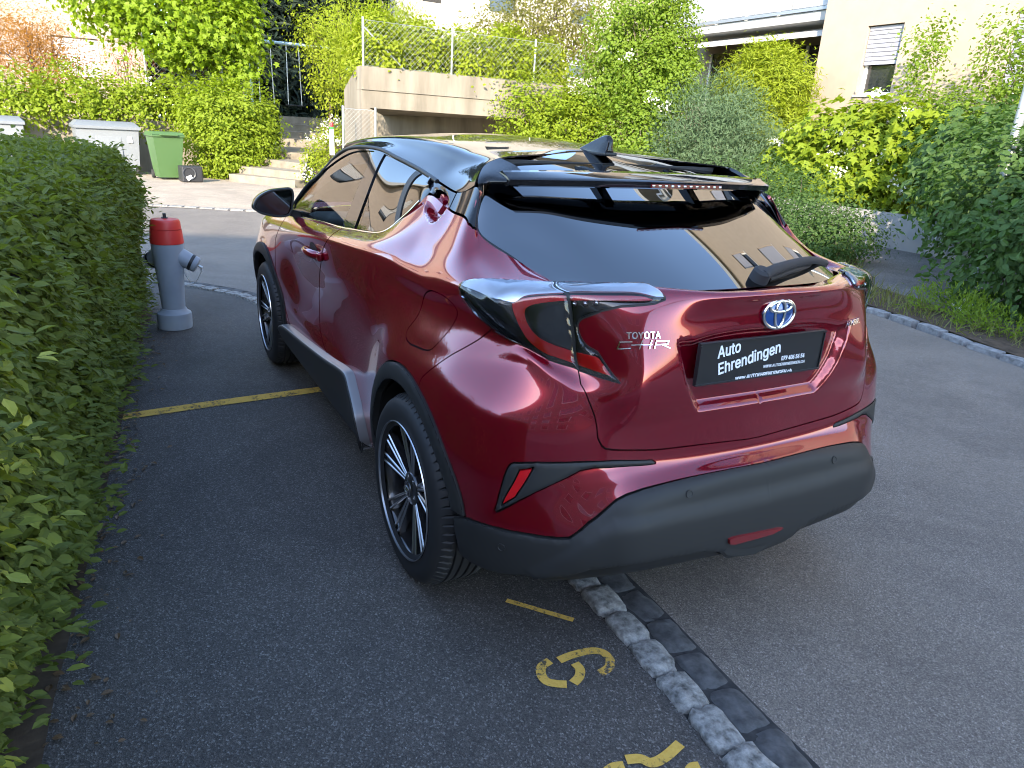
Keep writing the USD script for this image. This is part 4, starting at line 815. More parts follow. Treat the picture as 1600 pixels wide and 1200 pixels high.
mat('yellow_paint', {'g': ('geometry', {}), 'n': ('noise_texture', {'scale': 60.0, 'detail': 8.0, 'roughness': .8}), 'n2': ('noise_texture', {'scale': 9.0, 'detail': 3.0}), 'ad': ('math', {'math_type': 'multiply_add', 'value2': .55}), 'gt': ('map_range', {'from_min': .80, 'from_max': .90, 'to_min': 0.0, 'to_max': 1.0, 'clamp': True}),
    'c': ('rgb_ramp', {'ramp': [(.3, (.45, .27, .05)), (.7, (.60, .39, .09))]}), 'p': ('principled_bsdf', {'roughness': .85, 'specular_ior_level': .2}), 't': ('transparent_bsdf', {}), 'm': ('mix_closure', {})},
    [('g.position', 'n.vector'), ('g.position', 'n2.vector'), ('n2.fac', 'ad.value1'), ('n.fac', 'ad.value3'), ('ad.value', 'gt.value'), ('n.fac', 'c.fac'), ('c.color', 'p.base_color'), ('gt.result', 'm.fac'), ('p.BSDF', 'm.closure1'), ('t.BSDF', 'm.closure2')], surface='m.closure')
def leaf_mat(name, ca, cb, cc=None, trans=.35, rough=.45):
    mat(name, {'g': ('geometry', {}), 'r': ('rgb_ramp', {'ramp': [(0, ca), (.55, cb), (1, cc or cb)]}), 'p': ('principled_bsdf', {'roughness': rough, 'specular_ior_level': .35}), 'hs': ('hsv', {'saturation': 1.15, 'value': 1.5}), 't': ('translucent_bsdf', {}), 'm': ('mix_closure', {'fac': trans})},
        [('g.random_per_island', 'r.fac'), ('r.color', 'p.base_color'), ('r.color', 'hs.color'), ('hs.color', 't.color'), ('p.BSDF', 'm.closure1'), ('t.BSDF', 'm.closure2')], surface='m.closure')
leaf_mat('hedge_leaf', (.10, .125, .020), (.19, .21, .034), (.38, .35, .07), .35, .7)
leaf_mat('lime_leaf', (.17, .23, .010), (.28, .345, .016), (.42, .43, .03), .4, .65)
leaf_mat('green_leaf', (.13, .20, .015), (.22, .29, .02), (.36, .38, .03), .4, .6)
leaf_mat('maple_leaf', (.17, .25, .010), (.28, .37, .015), (.42, .45, .03), .45, .6)
leaf_mat('dark_leaf', (.055, .105, .022), (.10, .165, .032), (.18, .23, .05), .35, .6)
leaf_mat('grey_leaf', (.08, .13, .06), (.14, .20, .10), (.22, .27, .13), .3, .6)
leaf_mat('yellow_leaf', (.20, .25, .012), (.32, .36, .02), (.44, .42, .03), .4, .6)
leaf_mat('orange_leaf', (.26, .12, .02), (.36, .20, .03), (.42, .28, .05), .4)
leaf_mat('pink_leaf', (.34, .10, .06), (.44, .18, .10), (.50, .28, .16), .4)
leaf_mat('olive_leaf', (.13, .13, .025), (.20, .19, .04), (.32, .22, .06), .4)
leaf_mat('conifer_leaf', (.008, .018, .008), (.014, .028, .011), (.022, .04, .014), .1, .7)
leaf_mat('grass_blade', (.13, .14, .035), (.24, .22, .065), (.36, .30, .10), .3)
leaf_mat('white_petal', (.62, .62, .55), (.72, .72, .66), (.75, .74, .66), .3)
leaf_mat('fallen_leaf', (.10, .06, .03), (.20, .14, .06), (.25, .22, .10), .1)

# ------------------------------------------------------------------ leaves
def leaf_shape(kind):
    """Template with unit length along x: vertices and triangles."""
    if kind == 'oval':
        v = [(0, 0, 0), (.30, .27, .06), (.68, .24, .05), (1, 0, -.10), (.68, -.24, .05), (.30, -.27, .06), (.5, 0, -.02)]
        f = [(0, 6, 1), (1, 6, 2), (2, 6, 3), (3, 6, 4), (4, 6, 5), (5, 6, 0)]
    elif kind == 'narrow':
        v = [(0, 0, 0), (.45, .11, .02), (1, 0, -.08), (.45, -.11, .02)]; f = [(0, 2, 1), (0, 3, 2)]
    elif kind == 'blade':
        v = [(0, .025, 0), (0, -.025, 0), (.6, .018, -.02), (.6, -.018, -.02), (1, 0, -.15)]; f = [(0, 1, 3), (0, 3, 2), (2, 3, 4)]
    elif kind == 'maple':
        v = [(0, 0, 0), (.10, .42, -.02), (.34, .26, .03), (.55, .62, -.08), (.62, .20, .04), (1, 0, -.10), (.62, -.20, .04), (.55, -.62, -.08), (.34, -.26, .03), (.10, -.42, -.02), (.35, 0, .0)]
        f = [(0, 10, 1), (1, 10, 2), (2, 10, 4), (2, 4, 3), (4, 10, 5), (5, 10, 6), (6, 10, 8), (6, 8, 7), (8, 10, 9), (9, 10, 0)]
    else:
        v = [(0, 0, 0), (.5, .28, .04), (1, 0, -.06), (.5, -.28, .04)]; f = [(0, 2, 1), (0, 3, 2)]
    return np.array(v, float), np.array(f)
def leaf_mesh(P, D, N, size, kind, separate=False):
    """Leaves at P pointing along D, upper side towards N; size per leaf."""
    tv, tf = leaf_shape(kind); n = len(P)
    D = D/np.maximum(np.linalg.norm(D, axis=1, keepdims=True), 1e-9); S = np.cross(N, D); S /= np.maximum(np.linalg.norm(S, axis=1, keepdims=True), 1e-9); U = np.cross(D, S)
    sz = np.broadcast_to(np.asarray(size, float), n)[:, None, None]
    V = P[:, None]+sz*(tv[None, :, :1]*D[:, None]+tv[None, :, 1:2]*S[:, None]+tv[None, :, 2:]*U[:, None])
    if separate: return [(V[i], tf) for i in range(n)]
    F = tf[None]+(np.arange(n)*len(tv))[:, None, None]
    return V.reshape(-1, 3), F.reshape(-1, 3)
def unit(v): return v/np.maximum(np.linalg.norm(v, axis=-1, keepdims=True), 1e-9)
def crown(rng, blobs, n, size, kind, clump=.16, per=14, droop=.3, inner=.35, zmin=None):
    """Leaves in clumps on and inside ellipsoids; blobs: (centre, radii, weight)."""
    w = np.array([b[2] if len(b) > 2 else np.prod(b[1])**(2/3) for b in blobs], float); w /= w.sum(); Ps, Os = [], []
    nc = max(int(n/per), 1)
    for (c, r, *_), k in zip(blobs, rng.multinomial(nc, w)):
        d = unit(rng.normal(size=(k, 3))); r = np.asarray(r, float)
        rr = np.where(rng.random(k) < inner, rng.random(k)**.5*.85, 1+rng.normal(0, .07, k))
        nz = meshkit.noise(d*2.2+np.array(c), 5)-.5
        Ps.append(np.array(c)+d*r*(rr*(1+.45*nz))[:, None]); Os.append(unit(d/r))
    C_, O_ = np.concatenate(Ps), np.concatenate(Os)
    keep = meshkit.noise(C_/(clump*4.0)+7, 9) > .22
    C_, O_ = C_[keep], O_[keep]
    C_ = np.repeat(C_, per, 0); O_ = np.repeat(O_, per, 0); k = len(C_)
    P = C_+rng.normal(0, clump, (k, 3))*np.array([1, 1, .75])
    if zmin is not None: P[:, 2] = np.maximum(P[:, 2], zmin+rng.random(k)*.1)
    N = unit(O_*.95+np.array([0, 0, .5])+rng.normal(0, .36, (k, 3)))
    D = unit(np.cross(N, rng.normal(size=(k, 3)))+O_*.5-np.array([0, 0, droop]))
    return leaf_mesh(P, D, N, size*rng.uniform(.65, 1.25, k), kind)
def limb(rng, a, b, r0, r1, wob=.06, n=6):
    a, b = np.array(a, float), np.array(b, float); t = np.linspace(0, 1, n)[:, None]; L = np.linalg.norm(b-a)
    return tube(a+(b-a)*t+rng.normal(0, wob*L, (n, 3))*np.sin(t*PI)*.6, np.linspace(r0, r1, n), 7)
def plant(name, label, cat_, base, blobs, n, size, kind, leaf, seed, stem_r=.03, stems=5, group=None, flowers=None, crown_name='foliage', droop=.3, clump=.14, per=12, inner=.35, zmin=None, trunk=None):
    rng = np.random.default_rng(seed); base = np.array(base, float)
    t = thing(name, label, cat_, base, group=group)
    B = [(np.array(b[0], float)-base, *b[1:]) for b in blobs]
    ms = []
    if trunk:
        tp = np.array(trunk, float)-base; ms.append(limb(rng, (0, 0, -.1), tp, stem_r, stem_r*.6, .03, 8)); root_ = tp
        for k in range(stems):
            b = B[k % len(B)]; ms.append(limb(rng, tp*(.55+.45*rng.random()), b[0]+rng.normal(0, .35, 3)*np.array(b[1]), stem_r*.5, stem_r*.12, .08))
            for q in range(2): e = b[0]+unit(rng.normal(size=3))*np.array(b[1])*.8; ms.append(limb(rng, tp*.3+b[0]*.7, e, stem_r*.22, stem_r*.06, .08))
    else:
        for k in range(stems):
            b = B[k % len(B)]; ms.append(limb(rng, rng.normal(0, .12, 3)*[1, 1, 0]*np.array(b[1])+[b[0][0]*.5, b[0][1]*.5, -.05], b[0]+unit(rng.normal(size=3))*np.array(b[1])*.7+[0, 0, b[1][2]*.2], stem_r, stem_r*.35, .06))
    part(t, 'trunk' if trunk else 'stems', cat(ms), 'bark', 50)
    part(t, crown_name, crown(rng, B, n, size, kind, clump, per, droop, inner, None if zmin is None else zmin-base[2]), leaf, False, kind='stuff')
    if flowers:
        fn, fs, fm = flowers
        for k in range(fn):
            b = B[rng.integers(len(B))]; d = unit(np.array([-.5, .35, .45])+rng.normal(0, .55, 3)); c = b[0]+d*np.array(b[1])*1.14
            q = c+rng.normal(0, fs, (40, 3))*np.array([1, 1, .7]); part(t, 'flower_head', leaf_mesh(q, unit(rng.normal(size=(40, 3))), unit(rng.normal(size=(40, 3))*.6+d), .06, 'oval'), fm, False, kind='stuff')
    return t
noisy('granite_mid', (.10, .10, .10), (.28, .28, .28), 22, .8, .5, 8, .01)
noisy('block_wall', (.13, .10, .085), (.17, .135, .11), 3, .9)
# ------------------------------------------------------------------ ground
def sheet(pts, z, n=None):
    pg = Polygon(pts); v, f = trimesh.creation.triangulate_polygon(pg, engine='earcut'); v3 = np.column_stack([v, np.full(len(v), z)])
    w = v3[f]; a = np.cross(w[:, 1]-w[:, 0], w[:, 2]-w[:, 0])[:, 2]; f = np.where((a < 0)[:, None], f[:, ::-1], f); return v3, f
setline = spl([(-6, .42), (-3, .39), (-1.2, .355), (-.3, .30), (1, .32), (2.6, .45), (3.8, .58), (4.5, .71), (5.0, 1.02), (5.45, 1.45), (5.95, 2.2), (6.3, 3.2), (6.5, 4.5), (6.6, 7), (6.6, 14)], 14)
top('ground', box(500, 500, .5, (40, 0, -.62)), 'grass_soil', kind='structure')
top('road', sheet([(-60, -4.9), (-60, 30), (11.9, 30), (11.9, 1.6), (11.0, -.5), (10.2, -3.2), (10, -5.5), (9, -5.4), (4, -5.32), (2.4, -5.08), (1.35, -4.82), (.7, -4.62), (-4, -3.9), (-60, -3.9)], -.012), 'road_asphalt', kind='structure')
off = lambda d: np.column_stack([setline[:, 0], setline[:, 1]])+d*np.column_stack([-np.gradient(setline[:, 1]), np.gradient(setline[:, 0])])/np.hypot(np.gradient(setline[:, 0]), np.gradient(setline[:, 1]))[:, None]
top('parking_bay', sheet(np.vstack([off(.05), [(-6, 14)]]), -.002), 'parking_asphalt', kind='structure')
top('forecourt', sheet([(11.9, 30), (11.9, 1.6), (11.0, -.5), (10.2, -3.2), (10, -5.6), (9.6, -9), (60, -9), (60, 30)], -.006), 'court_asphalt', kind='structure')
top('footpath', sheet([(12, -10.3), (-30, -9.9), (-30, -5.6), (.5, -5.75), (2.5, -6.1), (3.3, -6.35), (4.2, -7.3), (5.2, -8.4), (12, -9)], -.008), 'path_asphalt', kind='structure')
# stone setts between the bay and the road: a pale raised row and a dark flush row
rng = np.random.default_rng(3)
kerb = thing('kerb', None, None, kind='structure'); gutter = thing('gutter', None, None, kind='structure'); KB = [0]
def sett(parent, c, dirv, L, W, H, mt, rough=.012, name='sett', div=5):
    b = trimesh.creation.box((L, W, H)); b = b.subdivide().subdivide() if div > 3 else b.subdivide()
    v = b.vertices.copy(); s = np.array([L, W, H])/2; e = (np.abs(v)/s)**4; v *= (1/np.maximum(1, e.sum(1)**.25))[:, None]**.6
    k = KB[0]; KB[0] += 1
    v += (np.stack([meshkit.fbm(v*28+k*7.3+j*50, 3) for j in range(3)], 1)-.5)*np.array([.03, .03, .022])*(1 if div > 3 else .5)
    a = math.atan2(dirv[1], dirv[0])+rng.normal(0, .06); ca, sa = math.cos(a), math.sin(a)
    v = np.column_stack([v[:, 0]*ca-v[:, 1]*sa, v[:, 0]*sa+v[:, 1]*ca, v[:, 2]])+c
    return part(parent, name, trimesh.Trimesh(v, b.faces, process=False), mt, 60)
def run(line, pitch):
    d = np.concatenate([[0], np.cumsum(np.linalg.norm(np.diff(line, axis=0), axis=1))]); s = np.arange(.05, d[-1], pitch)
    p = np.stack([np.interp(s, d, line[:, k]) for k in (0, 1)], 1); return p, np.gradient(p, axis=0)
def vis(x, y): return x > -1.9 and not (.05 < x < 3.9 and abs(y) < .9)
for (p, d) in zip(*run(setline, .153)):
    if vis(*p) and p[1] < 6: sett(kerb, np.array([p[0], p[1], -.020+rng.normal(0, .003)]), d, .152*rng.uniform(.90, 1.02), .112*rng.uniform(.92, 1.08), .075, 'granite', div=5 if p[0] < 1 else 3)
for (p, d) in zip(*run(off(-.120), .17)):
    if vis(*p) and p[1] < 6: sett(gutter, np.array([p[0], p[1], -.0395+rng.normal(0, .002)]), d, .170*rng.uniform(.97, 1.02), .118, .075, 'granite_dark', div=5 if p[0] < 1 else 3)
strip_ = np.vstack([off(.064), off(-.183)[::-1]]); top('joint_bed', sheet(strip_, -.0085), 'joint_dirt', kind='structure')
# far gutter across the road and the kerb of the right-hand pavement
fg_ = spl([(12.1, 3.6), (11.95, 1.4), (11.1, -.43), (10.3, -3.0), (10.05, -5.2)], 12)
fk = thing('far_gutter', None, None, kind='structure')
for (p, d) in zip(*run(fg_, .26)): sett(fk, np.array([p[0], p[1], -.018]), d, .25, .17, .06, 'granite', div=3)
rk_ = spl([(9.9, -5.5), (6, -5.45), (4, -5.40), (2.45, -5.10), (1.85, -5.02), (1.35, -4.84), (.71, -4.64), (-1, -4.35), (-4, -3.9)], 12)
rk = thing('right_kerb', None, None, kind='structure')
for (p, d) in zip(*run(rk_, .34)): sett(rk, np.array([p[0], p[1]-.05, -.03+rng.normal(0, .006)]), d, .33*rng.uniform(.95, 1.01), .12, .13, 'granite_mid', div=3)
verge_pts = np.vstack([rk_[:70]-[0, .12], [(-4, -4.02), (-4, -5.9), (.5, -5.75), (2.5, -6.1), (3.3, -6.35), (4.2, -7.3), (5.2, -8.4), (9.5, -8.9)]])
verge_poly = Polygon(np.vstack([[(9.9, -5.62), (6, -5.57), (4, -5.52), (2.45, -5.22), (1.85, -5.14), (1.35, -4.96), (.71, -4.76), (-1, -4.47), (-4, -4.02)], [(-4, -5.9), (.5, -5.75), (2.5, -6.1), (3.3, -6.35), (4.2, -7.3), (5.2, -8.4), (9.5, -8.9)]])).buffer(0)
top('verge', sheet(np.array(verge_poly.exterior.coords)[:-1], .03), 'soil', kind='structure')
def scatter(rng, pg, n):
    x0, y0, x1, y1 = pg.bounds; p = np.column_stack([rng.uniform(x0, x1, 4*n), rng.uniform(y0, y1, 4*n)]); return p[shapely.contains_xy(pg, p[:, 0], p[:, 1])][:n]
p = scatter(rng, verge_poly, 9000); p = p[meshkit.noise(np.column_stack([p*1.7, 0*p[:, 0]]), 4) > .33]; k = len(p)
top('verge_grass', leaf_mesh(np.column_stack([p, np.full(k, .02)]), unit(rng.normal(0, .45, (k, 3))+[0, 0, 1]), unit(rng.normal(size=(k, 3))), rng.uniform(.07, .22, k), 'blade'), 'grass_blade', 'dry patchy grass on the verge beside the right kerb', 'grass', kind='stuff', smooth=False)

# painted markings on the bay
def stroke(px, w, extra=0):
    g = np.array([A(a, b, z=.002)[:2] for a, b in px]); return LineString(spl(g, 5) if len(g) > 2 else g).buffer(w/2, cap_style=2)
zz = lambda X, Y: (700+X/2.667, 860+Y/2.667)
def marking(name, shapes, label):
    pg = shapely.unary_union(shapes); ms = []
    for g in getattr(pg, 'geoms', [pg]):
        ms.append(trimesh.Trimesh(*sheet(np.array(g.exterior.coords)[:-1], .0025), process=False))
    top(name, cat(ms), 'yellow_paint', label, 'marking', smooth=False)
marking('bay_line', [LineString([A(168, 655, z=0)[:2], A(340, 630, z=0)[:2], (2.0, .45), (2.0, .40)]).buffer(.045, cap_style=2)], 'worn yellow line painted across the parking bay beside the car')
marking('painted_digit', [stroke([zz(425, 460), zz(392, 482), zz(388, 515), zz(410, 545), zz(450, 555), zz(495, 558)], .030), stroke([zz(528, 470), zz(550, 495), zz(546, 528), zz(522, 553)], .030), stroke([zz(462, 458), zz(520, 435), zz(600, 418), zz(650, 428), zz(676, 460), zz(668, 490), zz(634, 512)], .030)], 'yellow painted bay number shaped like a nine behind the car')
marking('painted_dash', [stroke([zz(243, 208), zz(523, 290)], .022)], 'short thin yellow painted dash just behind the rear wheel')
marking('painted_arrow', [stroke([zz(968, 805), zz(905, 860), zz(850, 885), zz(800, 868), zz(742, 872)], .030), stroke([zz(735, 898), zz(690, 905), zz(650, 935)], .03), stroke([zz(1050, 900), zz(1020, 905), zz(1000, 935)], .03)], 'partly hidden yellow painted figure at the bottom picture edge')
# bits of bark, twigs and fallen leaves at the foot of the hedge
rng = np.random.default_rng(8); k = 420
xs = rng.uniform(-1.2, 4.5, k); ys = 1.99-.093*xs-np.abs(rng.normal(0, .10, k))-.02
top('leaf_litter', leaf_mesh(np.column_stack([xs, ys, np.full(k, .006)]), unit(np.column_stack([rng.normal(size=(k, 2)), np.zeros(k)])), np.tile([0, 0, 1.], (k, 1))+rng.normal(0, .15, (k, 3)), rng.uniform(.008, .035, k), 'oval'), 'fallen_leaf', 'dry leaf litter along the foot of the clipped hedge', 'leaf litter', kind='stuff', smooth=False)
top('hedge_bed', sheet([(-2.6, 2.13), (-.2, 1.97), (1.6, 1.79), (3, 1.66), (4.2, 1.50), (5.1, 1.72), (5.6, 3.2), (-2.6, 3.4)], .003), 'soil', kind='structure')

# ------------------------------------------------------------------ hydrant
hx, hy = A(274, 516, z=0)[:2]; hx += .10; hy -= .01
hy_ = thing('fire_hydrant', 'grey fire hydrant with red cap standing at the end of the hedge', 'hydrant', (hx, hy, 0), rz=math.radians(0))
part(hy_, 'base', lathe([(0, 0), (.120, 0), (.122, .012), (.122, .10), (.118, .115), (.098, .128), (.086, .15), (0, .15)], 40), 'hydrant_grey', 40)
part(hy_, 'column', lathe([(.080, .13), (.083, .20), (.094, .40), (.104, .52), (.110, .60), (.110, .635), (.0, .636)], 40), 'hydrant_grey', 50)
cp = part(hy_, 'cap', lathe([(.112, .634), (.115, .640), (.110, .70), (.1065, .735)], 40), 'hydrant_red', 40)
part(cp, 'cap_top', lathe([(.1045, .737), (.1045, .742), (.101, .790), (.090, .806), (.030, .812), (0, .812)], 40), 'hydrant_red', 40)
part(cp, 'spindle', cat([lathe([(.022, .81), (.022, .818), (.0, .818)], 16), box(.022, .022, .03, (0, 0, .832))]), 'seal_black')
def nozzle(ang):
    d = np.array([math.cos(ang), math.sin(ang), -.52]); d /= np.linalg.norm(d); o = np.array([0, 0, .575])
    M_ = trimesh.geometry.align_vectors([0, 0, 1], d)
    def pl_(prof): q = lathe(prof, 28); q.apply_transform(M_); q.apply_translation(o); return q
    nz = part(hy_, 'outlet', pl_([(.072, .02), (.066, .11), (.060, .165)]), 'hydrant_grey', 50)
    part(nz, 'band', pl_([(.0605, .163), (.0625, .166), (.0625, .182), (.0605, .185)]), 'seal_black', 40)
    part(nz, 'outlet_cap', pl_([(.058, .184), (.060, .19), (.058, .212), (.050, .220), (0, .220)]), 'hydrant_grey', 40)
    tip = o+d*.226
    part(nz, 'lug', cat([tube([tip-[0, 0, .0], tip+d*.03], .010, 8), tube([tip+d*.02-[0, 0, .0], tip+d*.02+np.array([0, 0, -.03])], .006, 6)]), 'galvanised')
    a_ = tip+d*.02+np.array([0, 0, -.03]); b_ = np.array([d[0]*.09, d[1]*.09, .47]); ch = []
    for s in np.linspace(0, 1, 26): ch.append(a_*(1-s)+b_*s+np.array([0, 0, -.11*math.sin(s*PI)]))
    links = [tube(np.array(ch[i])+[[0, 0, 0]] if 0 else np.array([ch[i], ch[i+1]]), .0032 if i % 2 else .0022, 5) for i in range(25)]
    part(nz, 'chain', cat(links), 'galvanised')
nozzle(math.radians(-106)); nozzle(math.radians(40))

# ------------------------------------------------------------------ clipped hedge on the left, nearest leaves one by one
rng = np.random.default_rng(11)
hedge = thing('clipped_hedge', 'tall clipped green beech hedge along the parking bay, nearest on the left', 'hedge', (0, 0, 0))
def face_y(x, z): return 1.98-.093*x-.02+.10*np.clip((z-.95)/.35, 0, 1)**2*1.2+.10*np.clip((.22-z)/.22, 0, 1)
def wob(P): return (meshkit.fbm(P*2.1, 3, 2)-.5)*.22
HT = 1.27; X1 = 4.35
def end_x(y): return X1+.55*(y-1.6)
nF = 56000; x = rng.uniform(-2.6, X1+.05, nF); z = HT*np.where(rng.random(nF) < .12, rng.random(nF)*.3, rng.random(nF)**.85); P1 = np.column_stack([x, face_y(x, z), z]); O1 = np.tile([.0, -1, .12], (nF, 1)); O1[:, 2] += np.clip((z-1.0)/.3, 0, 1)*.7
nT = 28000; x = rng.uniform(-2.6, X1+.8, nT); y = rng.uniform(1.55, 3.0, nT); k_ = (y > face_y(x, HT)+.02) & (x < end_x(y)); P2 = np.column_stack([x, y, np.full(nT, HT)])[k_]; O2 = np.tile([0, 0, 1.], (len(P2), 1))
nE = 7500; y = rng.uniform(1.6, 3.0, nE); z = HT*rng.random(nE); P3 = np.column_stack([end_x(y), y, z]); O3 = np.tile([.9, -.35, .1], (nE, 1))
P = np.concatenate([P1, P2, P3]); O = unit(np.concatenate([O1, O2, O3]))
P = P+O*(wob(P)+np.abs(rng.normal(0, .03, len(P)))-.05*(rng.random(len(P)) < .5)-.02)[:, None]
P[:, 2] = np.maximum(P[:, 2], .03)
N = unit(O*.65+np.array([0, 0, .55])+rng.normal(0, .38, P.shape)); D = unit(np.cross(N, rng.normal(size=P.shape))*.8+O*.55-np.array([0, 0, .35]))
size = .041*rng.uniform(.6, 1.3, len(P))
# shoots that stick out
ks = rng.choice(len(P1), 700, replace=False); 
for j in range(4):
    q = P[ks]+O[ks]*(.03+.028*j)+np.array([0, 0, -.004*j*j])+rng.normal(0, .008, (len(ks), 3)); P = np.concatenate([P, q]); O = np.concatenate([O, O[ks]])
    N = np.concatenate([N, unit(np.array([0, 0, 1.])+rng.normal(0, .25, (len(ks), 3)))]); D = np.concatenate([D, unit(O[ks]+rng.normal(0, .6, (len(ks), 3))*[1, .6, .3])]); size = np.concatenate([size, .042*rng.uniform(.7, 1.2, len(ks))])
core = hullof([(-2.8, 2.42, .05), (-2.8, 3.0, .05), (-2.8, 2.44, HT-.10), (-2.8, 3.0, HT-.10), (X1-.12, 1.78, .05), (X1-.12, 1.84, HT-.12), (X1+.6, 3.0, .05), (X1+.6, 3.0, HT-.10)])
part(hedge, 'branches', core, 'hedge_core' if 'hedge_core' in MAT else 'soil')
pxl = project(P); dist = np.linalg.norm(P-CAM_POS, axis=1); front = ((CAM_POS-P)*O).sum(1) > 0
vis_ = front & (pxl[:, 0] > -20) & (pxl[:, 1] < 1230) & (((P-CAM_POS)@CM[2]) > .2)
o = np.argsort(np.where(vis_, dist/size, 1e9))[:300]
rest_ = np.setdiff1d(np.arange(len(P)), o)
part(hedge, 'leaves', leaf_mesh(P[rest_], D[rest_], N[rest_], size[rest_], 'oval'), 'hedge_leaf', False, kind='stuff')
leaf_mat('hedge_leaf_dark', (.09, .115, .020), (.11, .135, .022), None, .3, .7); leaf_mat('hedge_leaf_mid', (.16, .19, .028), (.19, .21, .032), None, .35, .7); leaf_mat('hedge_leaf_pale', (.30, .31, .05), (.36, .34, .06), None, .35, .7)
for i_, mv in zip(o, leaf_mesh(P[o], D[o], N[o], size[o], 'oval', True)):
    part(hedge, 'leaf', mv, ('hedge_leaf_dark', 'hedge_leaf_mid', 'hedge_leaf_mid', 'hedge_leaf_pale')[i_ % 4], False)
# ------------------------------------------------------------------ far end of the yard: wall, hedge, bins, steps
wall_l = thing('retaining_wall', 'low sunlit concrete wall under the hedge behind the bins', 'wall')
for k in range(5): part(wall_l, 'wall_panel', box(.25, 2.395, 1.28, (19.75, .2+2.4*k, .63)), 'concrete')
top('terrace', box(60, 60, 1.1, (19.9+30, 30-1.2, .60)), 'grass_soil', kind='structure')
rngh = np.random.default_rng(21)
def band_hedge(name, label, a, b, zc, ry, rz, n, size, leaf, seed, group=None, kind='oval', clump=.12):
    a, b = np.array(a, float), np.array(b, float); L = np.linalg.norm(b-a); m_ = max(int(L/.8), 2)
    rg = np.random.default_rng(seed); blobs = [(a+(b-a)*s+[0, 0, rg.normal(0, .05)], (ry*rg.uniform(.85, 1.15), ry*rg.uniform(.85, 1.15), rz*rg.uniform(.85, 1.12)), 1.0) for s in np.linspace(0, 1, m_)]
    return plant(name, label, 'hedge', (*((a+b)/2)[:2], a[2]-rz), blobs, n, size, kind, leaf, seed, .02, m_, group, clump=clump)
band_hedge('terrace_hedge', 'long bright lime green hedge on the wall above the bins', (19.75, 9.5, 1.62), (19.75, -.1, 1.58), 1.6, .66, .72, 30000, .095, 'lime_leaf', 22)
plant('round_shrub', 'big round lime green shrub between the green bin and the steps', 'shrub', (18.3, -1.15, 0), [((18.3, -.75, 1.0), (.85, .85, 1.05)), ((18.6, -1.5, 1.35), (.95, .85, .95)), ((18.0, -1.0, .6), (.7, .7, .65)), ((18.9, -1.0, 1.55), (.9, 1.0, .7)), ((18.6, -1.75, .75), (.8, .6, .8))], 24000, .085, 'oval', 'lime_leaf', 23, .03, 8, zmin=.02, clump=.10)
# four-wheeled containers
def container(loc, rz, label):
    t = thing('waste_container', label, 'container', loc, rz, 'wheeled grey containers by the wall')
    body = hullof([(x*.62, y*.44, .22) for x in (-1, 1) for y in (-1, 1)]+[(x*.66, y*.50, 1.05) for x in (-1, 1) for y in (-1, 1)])
    b = part(t, 'body', body, 'bin_grey'); part(b, 'rib', rbox(.55, .03, .55, .012, (0, .475, .62)), 'bin_grey'); part(b, 'sticker', box(.10, .006, .14, (-.45, .500, .82), rx=.07), 'label_white')
    lid = hullof([(x*.70, y*.55, 1.05) for x in (-1, 1) for y in (-1, 1)]+[(x*.70, y*.55, 1.11) for x in (-1, 1) for y in (-1, 1)]+[(x*.60, y*.32, 1.22) for x in (-1, 1) for y in (-1, 1)])
    part(t, 'lid', lid, 'bin_lid_grey')
    for x in (-.5, .5):
        for y in (-.34, .34):
            w = part(t, 'castor', lathe([(0, -.025), (.085, -.025), (.09, 0), (.085, .025), (0, .025)], 18, 'y').apply_translation((x, y, .09)), 'wheel_rubber'); part(w, 'fork', box(.05, .07, .16, (x, y, .17)), 'galvanised')
    return t
container((18.75, 1.72, 0), math.radians(97), 'grey four-wheeled waste container standing next to the green wheelie bin')
container((18.95, 4.05, 0), math.radians(94), 'grey waste container partly cut by the left picture edge')
gb = thing('wheelie_bin', 'green two-wheeled wheelie bin beside the round shrub', 'bin', (17.45, .50, 0), math.radians(100))
part(gb, 'body', hullof([(x*.24, y*.26, .05) for x in (-1, 1) for y in (-1, 1)]+[(x*.33, y*.36, .98) for x in (-1, 1) for y in (-1, 1)]), 'bin_green')
part(gb, 'rim', rbox(.72, .78, .05, .015, (0, 0, .985)), 'bin_green'); ld = part(gb, 'lid', hullof([(x*.36, y*.40, 1.01) for x in (-1, 1) for y in (-1, 1)]+[(x*.32, y*.33, 1.07) for x in (-1, 1) for y in (-1, 1)]), 'bin_green'); part(ld, 'grip', rbox(.4, .05, .03, .01, (0, .42, 1.01)), 'bin_green')
for x in (-.25, .25): part(gb, 'wheel', lathe([(0, -.03), (.10, -.03), (.10, .03), (0, .03)], 20, 'x').apply_translation((x, -.30, .10)), 'wheel_rubber')
bx = thing('black_box', 'small black box with a round opening on the ground by the wheelie bin', 'box', (16.75, .06, 0), math.radians(100))
part(bx, 'case', rbox(.46, .36, .36, .03, (0, 0, .18)), 'box_black'); part(bx, 'ring', lathe([(.12, .02), (.14, .03), (.14, 0), (.12, 0)], 28, 'y').apply_translation((.08, .18, .2)), 'satin_grey'); part(bx, 'flap', hullof([(.02, .215, .10), (.16, .215, .12), (.12, .22, .03), (.05, .215, .17)]+[(.02, .205, .10), (.16, .205, .12), (.12, .21, .03), (.05, .205, .17)]), 'label_white')
